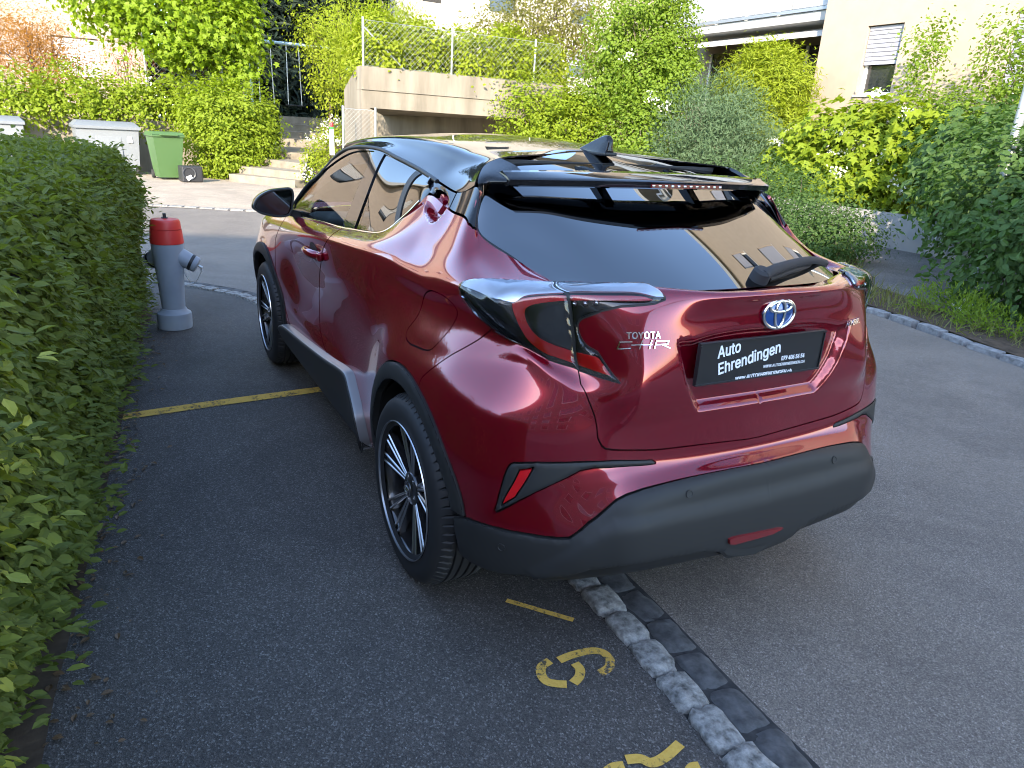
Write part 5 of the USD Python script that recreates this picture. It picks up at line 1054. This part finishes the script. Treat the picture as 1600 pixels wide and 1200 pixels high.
# steps
EL = [((357.5, 271.6), (460.6, 282), .17), ((373, 259.5), (472.7, 270), .34), ((392, 246), (478, 256), .51), ((409, 234), (481, 240.6), .68)]
edges = [(A(*a, z=z), A(*b, z=z), z) for a, b, z in EL]
for (pa, pb, x0, x1) in (((436.5, 216), (509, 220), 22.6, 21.6), ((437, 203), (512, 210), 23.5, 22.5), ((437, 192.5), (512, 198), 24.4, 23.4), ((436.5, 179), (509, 187), 25.3, 24.3)):
    a, b = A(*pa, x=x0), A(*pb, x=x1); z = (a[2]+b[2])/2; edges.append((np.array([a[0], a[1], z]), np.array([b[0], b[1], z]), z))
edges.append((edges[-1][0]+[5, -2.5, 0], edges[-1][1]+[5, -2.5, 0], edges[-1][2]))
st = thing('garden_steps', 'wide concrete garden steps rising in two flights beside the round shrub', 'steps')
for i in range(len(edges)-1):
    a, b, z = edges[i]; c, d, _ = edges[i+1]; ext = .25
    P_ = [a[:2], b[:2], d[:2]+(d-b)[:2]/max(np.linalg.norm((d-b)[:2]), .1)*.05, c[:2]+(c-a)[:2]/max(np.linalg.norm((c-a)[:2]), .1)*.05]
    part(st, 'step', hullof([(*q, z) for q in P_]+[(*q, z-.6) for q in P_]), 'step_stone')
mk = A(519, 241, x=15.1); mp = thing('marker_post', 'slim white marker post with red and green tip by the steps', 'post', (mk[0], mk[1], mk[2]))
part(mp, 'post', rbox(.09, .09, .56, .012, (0, 0, .26)), 'marker_white'); part(mp, 'green_band', rbox(.085, .085, .06, .01, (0, 0, .57)), 'marker_green'); part(mp, 'red_tip', lathe([(.044, .60), (.044, .66), (.030, .69), (0, .70)], 16), 'marker_red')
top('planting_bank', hullof([(15.2, -2.3, -.1), (14.8, -3.6, -.1), (22, -4.4, -.1), (22.5, -5.6, -.1), (15.5, -2.5, .25), (15.0, -3.5, .45), (21.5, -4.6, 1.2), (22, -5.4, 1.2)]), 'soil', kind='structure')
plant('border_flowers', 'low white-flowered border plants along the right of the steps', 'plants', (16.5, -2.9, .2), [((15.4, -2.55, .35), (.35, .3, .3)), ((16.6, -2.95, .6), (.5, .35, .35)), ((18.0, -3.5, .9), (.7, .4, .4)), ((20, -4.3, 1.25), (.9, .5, .45))], 3500, .07, 'oval', 'yellow_leaf', 31, .012, 8, flowers=(10, .12, 'white_petal'))

# ------------------------------------------------------------------ garage portal
PX = 15.15; ptop = 2.76; yl_, yr_ = -3.58, -9.0
zo = A(640, 173, x=PX)[2]; y_in = A(578, 165, x=PX)[1]
gp_ = thing('garage_portal', 'bare concrete garage entrance portal behind the car', 'portal')
zmid = A(640, 146, x=PX)[2]
part(gp_, 'parapet', box(.42, yl_-yr_, ptop-zmid-.004, (PX+.21-.03, (yl_+yr_)/2, (ptop+zmid)/2+.002)), 'concrete'); part(gp_, 'lintel', box(.40, yl_-yr_, zmid-zo, (PX+.20, (yl_+yr_)/2, (zmid+zo)/2)), 'concrete')
part(gp_, 'pillar', box(.40, yl_-y_in, zo+.3, (PX+.20, (yl_+y_in)/2, (zo-.3)/2)), 'concrete'); part(gp_, 'pillar', box(.40, .35, zo+.3, (PX+.20, yr_+.175, (zo-.3)/2)), 'concrete')
part(gp_, 'ceiling', hullof([(PX+.4, yl_-.31, zo+.002), (PX+.4, yr_, zo+.002), (PX+7, -6.5, zo-.1), (PX+7, yr_, zo-.1), (PX+.4, yl_-.31, zo+.1), (PX+.4, yr_, zo+.1), (PX+7, -6.5, zo+.08), (PX+7, yr_, zo+.08)]), 'concrete')
part(gp_, 'side_wall', hullof([(x, y, z) for (x, y, zt_) in ((PX+.405, yl_, ptop-.02), (PX+1.5, yl_-.02, zmid+.02), (PX+1.5, yl_-.35, zmid+.02), (PX+.405, yl_-.3, ptop-.02)) for z in (-.3, zt_)]), 'concrete')
part(gp_, 'inner_wall', hullof([(x, y, z) for (x, y) in ((PX+.5, yr_+.4), (PX+7, yl_-1.6), (PX+7, yl_-1.9), (PX+.5, yr_+.1)) for z in (-.3, zo+.2)]), 'concrete')
top('portal_earth', extrude(Polygon([(PX+.44, -3.95), (PX+1.5, -4.1), (PX+8, -7.6), (PX+8, -11.2), (PX+.44, -11.2)]), .5).apply_translation((0, 0, 2.1)), 'soil', kind='structure')
# chain-link fence on the parapet and beside the steps
def chainlink(name, label, p0, p1, z0, h, posts, cell=.13):
    p0, p1 = np.array(p0, float), np.array(p1, float); t = thing(name, label, 'fence', group=None); L = np.linalg.norm(p1-p0); d = (p1-p0)/L; ms = []
    for s in np.arange(-h, L, cell):
        for sg in (1, -1):
            s0, s1 = s, s+h; za, zb = (0, h) if sg > 0 else (h, 0)
            c0, c1 = max(s0, 0), min(s1, L)
            if c1 <= c0: continue
            f = lambda q: za+(zb-za)*(q-s0)/(s1-s0)
            a, b = np.array([*(p0+d*c0), z0+f(c0)]), np.array([*(p0+d*c1), z0+f(c1)]); ms.append(tube([a, b], .0032, 3, False))
    part(t, 'wire_mesh', cat(ms), 'galvanised', True, kind='stuff')
    for s in posts:
        q = p0+d*s; part(t, 'post', tube([(q[0], q[1], z0-.1), (q[0], q[1], z0+h+.06)], .028, 8), 'galvanised', 50)
    for zz_ in (.03, h): part(t, 'rail_wire', tube([(*p0, z0+zz_), (*p1, z0+zz_)], .005, 4), 'galvanised', True)
    return t
pfy = [A(568, 100, x=PX+.2)[1], A(706, 112, x=PX+.2)[1], A(834, 128, x=PX+.2)[1]]
pf = chainlink('parapet_fence', 'chain-link fence with steel posts on top of the garage portal', (PX+.22, pfy[0]), (PX+.22, -9), ptop, .98, [0, pfy[0]-pfy[1], pfy[0]-pfy[2]])
part(pf, 'brace', tube([(PX+.22, pfy[0], ptop+.85), (PX+.22, pfy[0]-1.0, ptop+.02)], .02, 8), 'galvanised', 50)
a_, b_ = A(537, 235, x=15.0), A(587, 235, x=14.9)
chainlink('gate_fence', 'low chain-link fence between steel posts in front of the portal pillar', a_[:2], b_[:2], .1, 1.72, [0, np.linalg.norm((b_-a_)[:2])], .10)
a_, b_ = (20.6, .6), (20.6, -1.5)
chainlink('terrace_fence', 'dark chain-link fence above the lime hedge left of the maple', a_, b_, 1.55, 1.95, [0, 1.9])
band_hedge('portal_hedge', 'yellow green hedge behind the fence on the garage portal', (16.05, -4.3, 3.15), (16.05, -8.8, 3.05), 3, .66, .80, 30000, .10, 'yellow_leaf', 41)
plant('pointed_conifer', 'feathery yellow conifer growing at the corner of the portal', 'conifer', (17.2, -3.9, 2.4), [((17.2, -3.8, 3.3), (.55, .55, .9)), ((17.2, -4.6, 3.5), (.7, .7, .8)), ((17.3, -5.4, 3.7), (.55, .55, .7)), ((17.0, -3.9, 3.0), (.40, .40, .8))], 7000, .12, 'narrow', 'yellow_leaf', 42, .04, 6, droop=-.7)
# swing
sw_ = thing('swing_frame', 'pale blue swing frame with hanging ropes in front of the dark trees', 'swing', (24, -3.4, 1.4))
y0_, y1_ = A(400, 62, x=24)[1]+.25, A(468, 72, x=24)[1]-1.6
part(sw_, 'top_bar', tube([(0, y0_+3.4, 2.42), (0, y1_+3.4, 2.42)], .05, 10), 'metal_blue', 60)
for yy in (y0_, y1_):
    for s in (-1, 1): part(sw_, 'leg', tube([(0, yy+3.4, 2.40), (s*1.0, yy+3.4+.12*(1 if yy == y0_ else -1), -.1)], .042, 10), 'metal_blue', 60)
for k_, yy in enumerate((402, 422, 447, 466)):
    q = A(yy, 75, x=24)[1]+3.4; part(sw_, 'rope', tube([(0, q, 2.4), (0, q-.05*(k_ % 2), .55)], .014, 6), 'marker_white', 60)
for k_ in (0, 2):
    q = (A((402, 0, 447)[k_], 75, x=24)[1]+A((422, 0, 466)[k_], 75, x=24)[1])/2+3.4; part(sw_, 'seat', rbox(.2, .55, .04, .015, (0, q, .55)), 'box_black')

# ------------------------------------------------------------------ buildings
def shutter(parent, x0, x1, z0, z1, y, mt, n, axis='y', frac=1):
    for k in range(n):
        z = z1-(k+.5)*(z1-z0)/n; h = (z1-z0)/n
        b = box(x1-x0, .03, h*.86, ((x0+x1)/2, y, z), rx=-.18) if axis == 'y' else box(.03, x1-x0, h*.86, (y, (x0+x1)/2, z), ry=.18)
        part(parent, 'slat', b, mt, False)
# right-hand building: facade along y = -14 with openings cut out of it
RB = thing('apartment_building', 'cream rendered apartment building on the right with a shuttered window', 'building')
FY = -14.0; winx = [(9.20, 10.11), (5.9, 6.85), (2.2, 3.1)]; rows = [(2.82, 4.30), (5.75, 7.25), (8.65, 10.15), (11.5, 13.0)]
fac = shapely.box(-8, .2, 11.38, 14.5)
for a, b in winx:
    for c, d in rows: fac = fac.difference(shapely.box(a, c, b, d))
w_ = extrude(fac, .30); v = w_.vertices.copy(); w_ = trimesh.Trimesh(np.column_stack([v[:, 0], FY-v[:, 2], v[:, 1]]), w_.faces[:, ::-1], process=False)
part(RB, 'wall', w_, 'render_cream', False)
part(RB, 'wall', box(.3, 2.2, 14.3, (11.23, FY-.305-1.1, 7.35)), 'render_cream'); part(RB, 'wall', box(12, .3, 14.3, (17.4, FY-2.35, 7.35)), 'render_cream'); part(RB, 'wall', box(.3, 11.7, 14.3, (-7.84, FY-.31-5.85, 7.35)), 'render_cream')
part(RB, 'roof', box(33, 12.5, .35, (7.6, FY-6.0, 14.68)), 'alu_slab')
for i, (a, b) in enumerate(winx):
    for j, (c, d) in enumerate(rows):
        f = part(RB, 'window', cat([box(.07, .06, d-c, (a+.035, FY-.20, (c+d)/2)), box(.07, .06, d-c, (b-.035, FY-.20, (c+d)/2)), box(b-a-.142, .06, .07, ((a+b)/2, FY-.20, c+.035)), box(b-a-.142, .06, .07, ((a+b)/2, FY-.20, d-.035))]), 'white_frame', False)
        part(f, 'pane', box(b-a-.14, .02, d-c-.14, ((a+b)/2, FY-.215, (c+d)/2)), 'window_dark', False); part(f, 'sill', box(b-a+.06, .20, .035, ((a+b)/2, FY-.06, c-.019)), 'white_frame', False)
        shutter(f, a+.015, b-.015, c+(d-c)*(.44 if (i+j) % 2 == 0 else (.62 if j % 2 else .05)), d-.01, FY-.09, 'shutter_grey', 9 if (i+j) % 2 == 0 else 12)
for j, zf in enumerate((4.72, 7.62, 10.5, 13.4)):
    bal = part(RB, 'balcony', box(6.6, 2.0, .22, (14.75, FY-1.32, zf)), 'alu_slab'); part(bal, 'edge_strip', box(6.62, .05, .08, (14.75, FY-.29, zf+.16)), 'galvanised')
    if j < 3:
        for k in range(5): part(bal, 'balustrade_panel', box(1.27, .03, .95, (12.12+1.31*k, FY-.34, zf+.70)), 'balustrade')
        part(bal, 'hand_rail', tube([(11.42, FY-.34, zf+1.2), (18.05, FY-.34, zf+1.2)], .025, 8), 'galvanised')
    aw = part(RB, 'awning', hullof([(11.5, FY-.35, zf-.35), (18, FY-.35, zf-.35), (11.5, FY-.35, zf-.47), (18, FY-.35, zf-.47), (11.5, FY-1.1, zf-.16), (18, FY-1.1, zf-.16), (11.5, FY-1.1, zf-.24), (18, FY-1.1, zf-.24)]), 'awning_grey')
    gw = part(RB, 'terrace_window', box(5.2, .06, 2.1, (14.9, FY-2.17, zf-1.45)), 'window_dark'); [part(gw, 'mullion', box(.08, .08, 2.1, (x_, FY-2.13, zf-1.45)), 'white_frame') for x_ in (12.3, 13.6, 14.9, 16.2, 17.5)]
# left building
LB = thing('pale_house', 'pale pink rendered house with white louvred shutter at the upper left', 'house')
LX = 27.0; fac = shapely.box(.25, 1.0, 14.8, 8.2)
lw = [(1.62, 2.95), (5.4, 6.7), (9.2, 10.5), (12.6, 13.9)]; lr = [(2.42, 3.60), (5.4, 6.8)]
for a, b in lw:
    for c, d in lr: fac = fac.difference(shapely.box(a, c, b, d))
w_ = extrude(fac, .30); v = w_.vertices.copy(); w_ = trimesh.Trimesh(np.column_stack([LX+v[:, 2], v[:, 0], v[:, 1]]), w_.faces[:, ::-1], process=False); trimesh.repair.fix_normals(w_)
part(LB, 'wall', w_, 'render_pink', False); part(LB, 'wall', box(10, .3, 7.2, (LX+5.31, .40, 4.6)), 'render_pink'); part(LB, 'roof', box(11.5, 15.5, .3, (LX+5, 7.5, 8.36)), 'alu_slab')
for a, b in lw:
    for j, (c, d) in enumerate(lr):
        f = part(LB, 'window', box(.04, b-a, d-c, (LX+.24, (a+b)/2, (c+d)/2)), 'window_dark', False); shutter(f, a+.01, b-.01, c+.01 if j == 0 else c+.5*(d-c), d-.01, LX+.10, 'shutter_white', 14 if j == 0 else 7, 'x')
# white house in the middle distance
WB = thing('white_house', 'white rendered house seen through the trees in the middle', 'house'); WX_ = 32.0
y0w = A(592, 0, x=WX_)[1]; fac = shapely.box(-30, 1.5, y0w, 13); ww = [(-12.6, -11.6), (-16.5, -15.0), (-21, -19.6), (-25, -23.6)]
for a, b in ww:
    for c, d in ((4.4, 5.6), (6.9, 8.3), (9.6, 11)): fac = fac.difference(shapely.box(a, c, b, d))
w_ = extrude(fac, .3); v = w_.vertices.copy(); w_ = trimesh.Trimesh(np.column_stack([WX_+v[:, 2], v[:, 0], v[:, 1]]), w_.faces, process=False); trimesh.repair.fix_normals(w_)
part(WB, 'wall', w_, 'render_white', False); part(WB, 'wall', box(9, .3, 11.5, (WX_+4.8, y0w-.15, 7.25)), 'render_white'); part(WB, 'roof', box(11, 22.5, .3, (WX_+4.5, -19.5, 13.16)), 'alu_slab')
for a, b in ww:
    for c, d in ((4.4, 5.6), (6.9, 8.3), (9.6, 11)):
        f = part(WB, 'window', box(.04, b-a, d-c, (WX_+.22, (a+b)/2, (c+d)/2)), 'window_dark', False); shutter(f, a+.01, b-.01, c+.45*(d-c), d-.01, WX_+.08, 'shutter_grey', 7, 'x')
# the block behind the photographer that keeps the car in the shade
SB = thing('shading_block', 'long pale apartment block standing behind the parking bay', 'building')
ang = math.atan2(10.6, 4.0)
def sb(m_): m_.apply_transform(T.rotation_matrix(ang, [0, 0, 1])); m_.apply_translation((-16.2, 15.5, 0)); return m_
BH = 12.7
part(SB, 'wall', sb(box(31, 11, BH, (0, 5.6, BH/2))), 'block_wall'); part(SB, 'roof', sb(box(31.6, 11.6, .3, (0, 5.6, BH+.152))), 'alu_slab')
for k in range(8):
    for j in range(4): f = part(SB, 'window', sb(box(1.5, .06, 1.5, (-11.5+3.3*k, .07, 1.9+2.85*j))), 'window_dark'); part(f, 'frame', sb(cat([box(.08, .08, 1.5, (-12.28+3.3*k, .05, 1.9+2.85*j)), box(.08, .08, 1.5, (-10.72+3.3*k, .05, 1.9+2.85*j)), box(1.64, .08, .08, (-11.5+3.3*k, .05, 1.11+2.85*j))])), 'white_frame')

# ------------------------------------------------------------------ trees and shrubs
plant('maple_tree', 'young bright green maple tree behind the lime hedge', 'tree', (21, -.9, 1.1), [((20.6, .3, 3.6), (1.0, 1.1, .7)), ((20.8, -1.0, 3.9), (1.2, 1.3, .9)), ((20.8, -1.8, 3.7), (.8, .7, .7)), ((21.0, 1.2, 4.3), (1.1, 1.0, .9)), ((21.2, -1.2, 5.2), (1.6, 1.7, 1.0)), ((20.4, -.3, 3.0), (.7, .6, .4)), ((20.5, -1.6, 2.8), (.7, .6, .5))], 10500, .15, 'maple', 'maple_leaf', 51, .11, 9, trunk=(20.9, -1.0, 3.4), crown_name='crown', clump=.20, per=10)
plant('orange_maple', 'small orange leaved maple in front of the pale house', 'tree', (22.5, 3.2, 1.1), [((22.5, 3.3, 3.3), (.8, .9, .6)), ((22.4, 2.6, 2.8), (.7, .7, .5)), ((22.6, 4.0, 3.0), (.8, .8, .7)), ((22.5, 3.0, 2.2), (.7, .9, .5))], 9000, .11, 'narrow', 'orange_leaf', 52, .05, 10, trunk=(22.5, 3.2, 2.0), crown_name='crown', clump=.16, per=9)
plant('pink_maple', 'thin pinkish maple sapling beside the orange maple', 'tree', (23, 1.0, 1.1), [((23, 1.0, 3.2), (.6, .7, .6)), ((23, 1.3, 2.5), (.6, .6, .5)), ((23, .5, 2.7), (.5, .5, .6))], 1500, .08, 'narrow', 'pink_leaf', 53, .035, 8, trunk=(23, 1.0, 2.2), crown_name='crown', clump=.16, per=8)
for i, (x, y, h, r) in enumerate(((30, -2.2, 11, 2.8), (30.5, -4.9, 12, 2.9), (31, -7.4, 10, 2.6), (29, -3.6, 8, 2.3))):
    plant('dark_conifer', ('tall dark conifer behind the maple crown', 'tall dark conifer behind the swing frame', 'tall dark conifer behind the yellow birch', 'shorter dark conifer between the taller ones')[i], 'conifer', (x, y, 1), [((x, y, 1+h*f), (r*(1-f*.75), r*(1-f*.75), h*.14)) for f in (.12, .27, .42, .57, .72, .88)], 14000, .55, 'narrow', 'conifer_leaf', 60+i, .2, 6, trunk=(x, y, h), crown_name='crown', clump=.35, per=14, group='dark conifers behind the swing')
plant('yellow_birch', 'airy yellow green birch right of the swing frame', 'tree', (21.5, -4.5, 1.4), [((21.5, -4.4, 3.3), (.7, .7, .9)), ((21.6, -4.9, 4.2), (.9, .9, .9)), ((21.3, -3.9, 4.0), (.6, .6, .7)), ((21.4, -4.6, 2.4), (.6, .6, .6)), ((21.6, -5.4, 3.2), (.6, .6, .8))], 6500, .09, 'oval', 'yellow_leaf', 54, .06, 8, trunk=(21.5, -4.6, 3.4), crown_name='crown', clump=.15, per=9)
plant('multi_stem_tree', 'loose olive leaved tree with several dark stems before the white house', 'tree', (22, -12.4, 2.0), [((22, -12.4, 5.2), (1.5, 1.7, .9)), ((22, -11.0, 5.0), (1.2, 1.2, .8)), ((22, -14.0, 4.9), (1.3, 1.4, .9)), ((21.6, -10.2, 4.6), (.9, 1.0, .7)), ((22.3, -13.0, 6.1), (1.7, 1.8, .9)), ((21.5, -14.5, 4.2), (.9, .8, .7)), ((21.8, -12.0, 4.2), (.9, .9, .5))], 12000, .10, 'oval', 'olive_leaf', 55, .09, 12, trunk=(22, -12.3, 3.6), crown_name='crown', clump=.22, per=8)
plant('ivy_mound', 'dense lime green ivy mound right of the garage portal', 'shrub', (14.6, -8.6, .4), [((14.6, -7.9, 1.75), (.9, .9, .75)), ((14.5, -8.9, 1.6), (.95, .95, .95)), ((14.3, -9.7, 1.3), (.9, .9, .9)), ((15.2, -8.3, 2.4), (.9, 1.2, .55)), ((14.6, -8.4, .9), (1.0, 1.4, .8)), ((15.0, -9.6, 2.2), (.8, .9, .6))], 22000, .085, 'oval', 'lime_leaf', 71, .03, 8, clump=.10)
plant('tall_shrub', 'tall upright green shrub behind the roof aerial', 'shrub', (12.8, -10.3, .5), [((12.8, -9.9, 1.5), (1.1, 1.0, 1.1)), ((12.9, -10.3, 2.9), (.95, .95, .9)), ((13.0, -10.6, 3.9), (.6, .7, .8)), ((12.7, -10.0, 2.3), (.6, .6, .6)), ((13.2, -10.9, 3.2), (.8, .6, .8)), ((13.2, -10.2, 4.7), (.7, .8, .7)), ((13.9, -9.9, 4.0), (.8, .8, .9)), ((14.3, -9.9, 2.9), (.8, .8, .9))], 36000, .085, 'oval', 'green_leaf', 72, .03, 9, clump=.13, flowers=(5, .10, 'white_petal'))
plant('grey_willow', 'grey green feathery shrub beside the tall upright shrub', 'shrub', (10.9, -10.6, .5), [((11.3, -10.4, 1.5), (1.2, .9, 1.05)), ((11.3, -11.0, 2.1), (1.1, .8, .8)), ((10.2, -10.9, 1.2), (1.1, .8, .9)), ((11.5, -10.2, 1.0), (.7, .7, .8))], 38000, .10, 'narrow', 'grey_leaf', 73, .02, 9, droop=-.3, clump=.12)
plant('bamboo_shrub', 'tall yellow green narrow leaved shrub against the balcony corner', 'shrub', (11.3, -12.6, .5), [((11.8, -12.5, 2.4), (1.1, .75, 1.0)), ((11.7, -12.6, 3.3), (.8, .6, .6)), ((11.0, -12.7, 2.9), (.6, .5, .7)), ((11.0, -12.4, 1.8), (.9, .8, .9))], 30000, .13, 'narrow', 'yellow_leaf', 74, .02, 9, droop=.2, clump=.14)
plant('viburnum_bush', 'sunlit lime viburnum with lobed leaves and white flowers on the wall', 'shrub', (7.9, -11.6, .55), [((8.3, -11.3, 1.5), (.8, .8, .8)), ((7.5, -11.6, 1.7), (.9, .9, .85)), ((6.8, -11.9, 1.5), (.8, .8, .8)), ((7.9, -11.1, 1.0), (.8, .6, .6)), ((9.0, -11.3, 1.1), (.7, .7, .7)), ((6.9, -11.2, 1.0), (.6, .5, .5))], 9000, .17, 'maple', 'lime_leaf', 75, .03, 8, clump=.14, per=8, flowers=(18, .085, 'white_petal'))
plant('rose_shrub', 'tall loose rambling shrub in front of the shuttered window', 'shrub', (7.2, -12.8, .55), [((6.2, -12.6, 2.3), (1.0, .8, .6)), ((7.4, -12.9, 2.2), (.8, .7, .6)), ((7.8, -12.9, 3.4), (.35, .35, .75)), ((6.2, -12.7, 3.3), (.3, .3, .7)), ((5.1, -12.5, 2.9), (.8, .6, .6)), ((4.4, -12.3, 2.6), (.8, .7, .7)), ((5.6, -12.5, 3.7), (.25, .25, .5))], 14000, .075, 'oval', 'green_leaf', 76, .018, 14, clump=.15, per=9)
plant('dark_viburnum', 'large dark green shaded bush with white flowers at the right edge', 'shrub', (1.9, -7.3, .03), [((2.6, -7.6, 1.1), (1.0, .9, .8)), ((1.2, -6.7, .75), (.95, .9, .75)), ((3.1, -8.6, 1.3), (1.0, .9, .75)), ((.8, -7.6, 1.2), (1.2, 1.1, .9)), ((1.9, -6.6, .5), (.7, .6, .55)), ((2.0, -8.6, 1.5), (1.2, 1.0, .75)), ((.2, -6.4, .6), (.9, .8, .65))], 24000, .095, 'oval', 'dark_leaf', 77, .02, 12, zmin=.05, clump=.12, flowers=(14, .085, 'white_petal'))
plant('lobed_shrub', 'shaded lobed-leaf bush hanging over the retaining wall on the right', 'shrub', (4.3, -10.4, .3), [((4.6, -10.3, 1.3), (.9, .7, .7)), ((3.7, -10.0, 1.5), (.9, .8, .7)), ((5.0, -10.6, 1.6), (.8, .7, .7)), ((4.3, -9.9, .9), (.6, .5, .5))], 4500, .16, 'maple', 'dark_leaf', 78, .025, 8, clump=.14, per=8, flowers=(10, .085, 'white_petal'))
plant('low_rose_bush', 'low small-leaved bush beside the footpath behind the car tail', 'shrub', (5.2, -7.8, .02), [((5.4, -7.7, .45), (.9, .8, .5)), ((4.95, -7.5, .34), (.55, .6, .36)), ((6.4, -8.1, .6), (1.0, .8, .6)), ((7.4, -8.4, .7), (1.0, .8, .65))], 19000, .05, 'oval', 'dark_leaf', 79, .012, 10, zmin=.03, clump=.11)
plant('verge_weeds', 'bright green weeds and tall grass growing at the foot of the dark bush', 'plants', (2.2, -5.7, .03), [((2.0, -5.75, .12), (.45, .30, .16)), ((1.5, -5.45, .10), (.4, .25, .14))], 1800, .06, 'narrow', 'green_leaf', 80, .006, 5, zmin=.03, droop=-.6, clump=.06)
# retaining wall on the right, in panels
rw_ = thing('planter_wall', 'pale concrete planter wall of separate panels beside the footpath', 'wall')
for k in range(9): part(rw_, 'wall_panel', box(1.39, .16, .62, (.9+1.4*k, -10.25-.02*k, .27)), 'concrete_wall')
top('planting_bed', box(24, 4.2, .5, (2, -12.45, .25)), 'soil', kind='structure'); top('garden_bank', hullof([(12, -10.4, -.1), (16, -9.4, -.1), (12, -14, .0), (24, -14, 0), (13, -10.8, .6), (16, -10, 1.2), (12.5, -13.7, .8), (24, -13.7, 2.0), (24, -9.5, 2.2)]), 'soil', kind='structure')
lp = thing('lamp_post', 'slim grey lamp post standing in the dark bush at the right edge', 'lamp post', (3.06, -8.0, 0))
part(lp, 'pole', tube([(0, 0, 0), (0, 0, 4.2)], [.062, .045], 14), 'galvanised', 60); part(lp, 'base_plate', lathe([(0, 0), (.12, 0), (.12, .02), (.07, .03), (.07, .30), (0, .30)], 18), 'galvanised', 40); part(lp, 'lantern', lathe([(0, 4.55), (.20, 4.45), (.22, 4.40), (.10, 4.20), (0, 4.2)], 20), 'galvanised', 40)
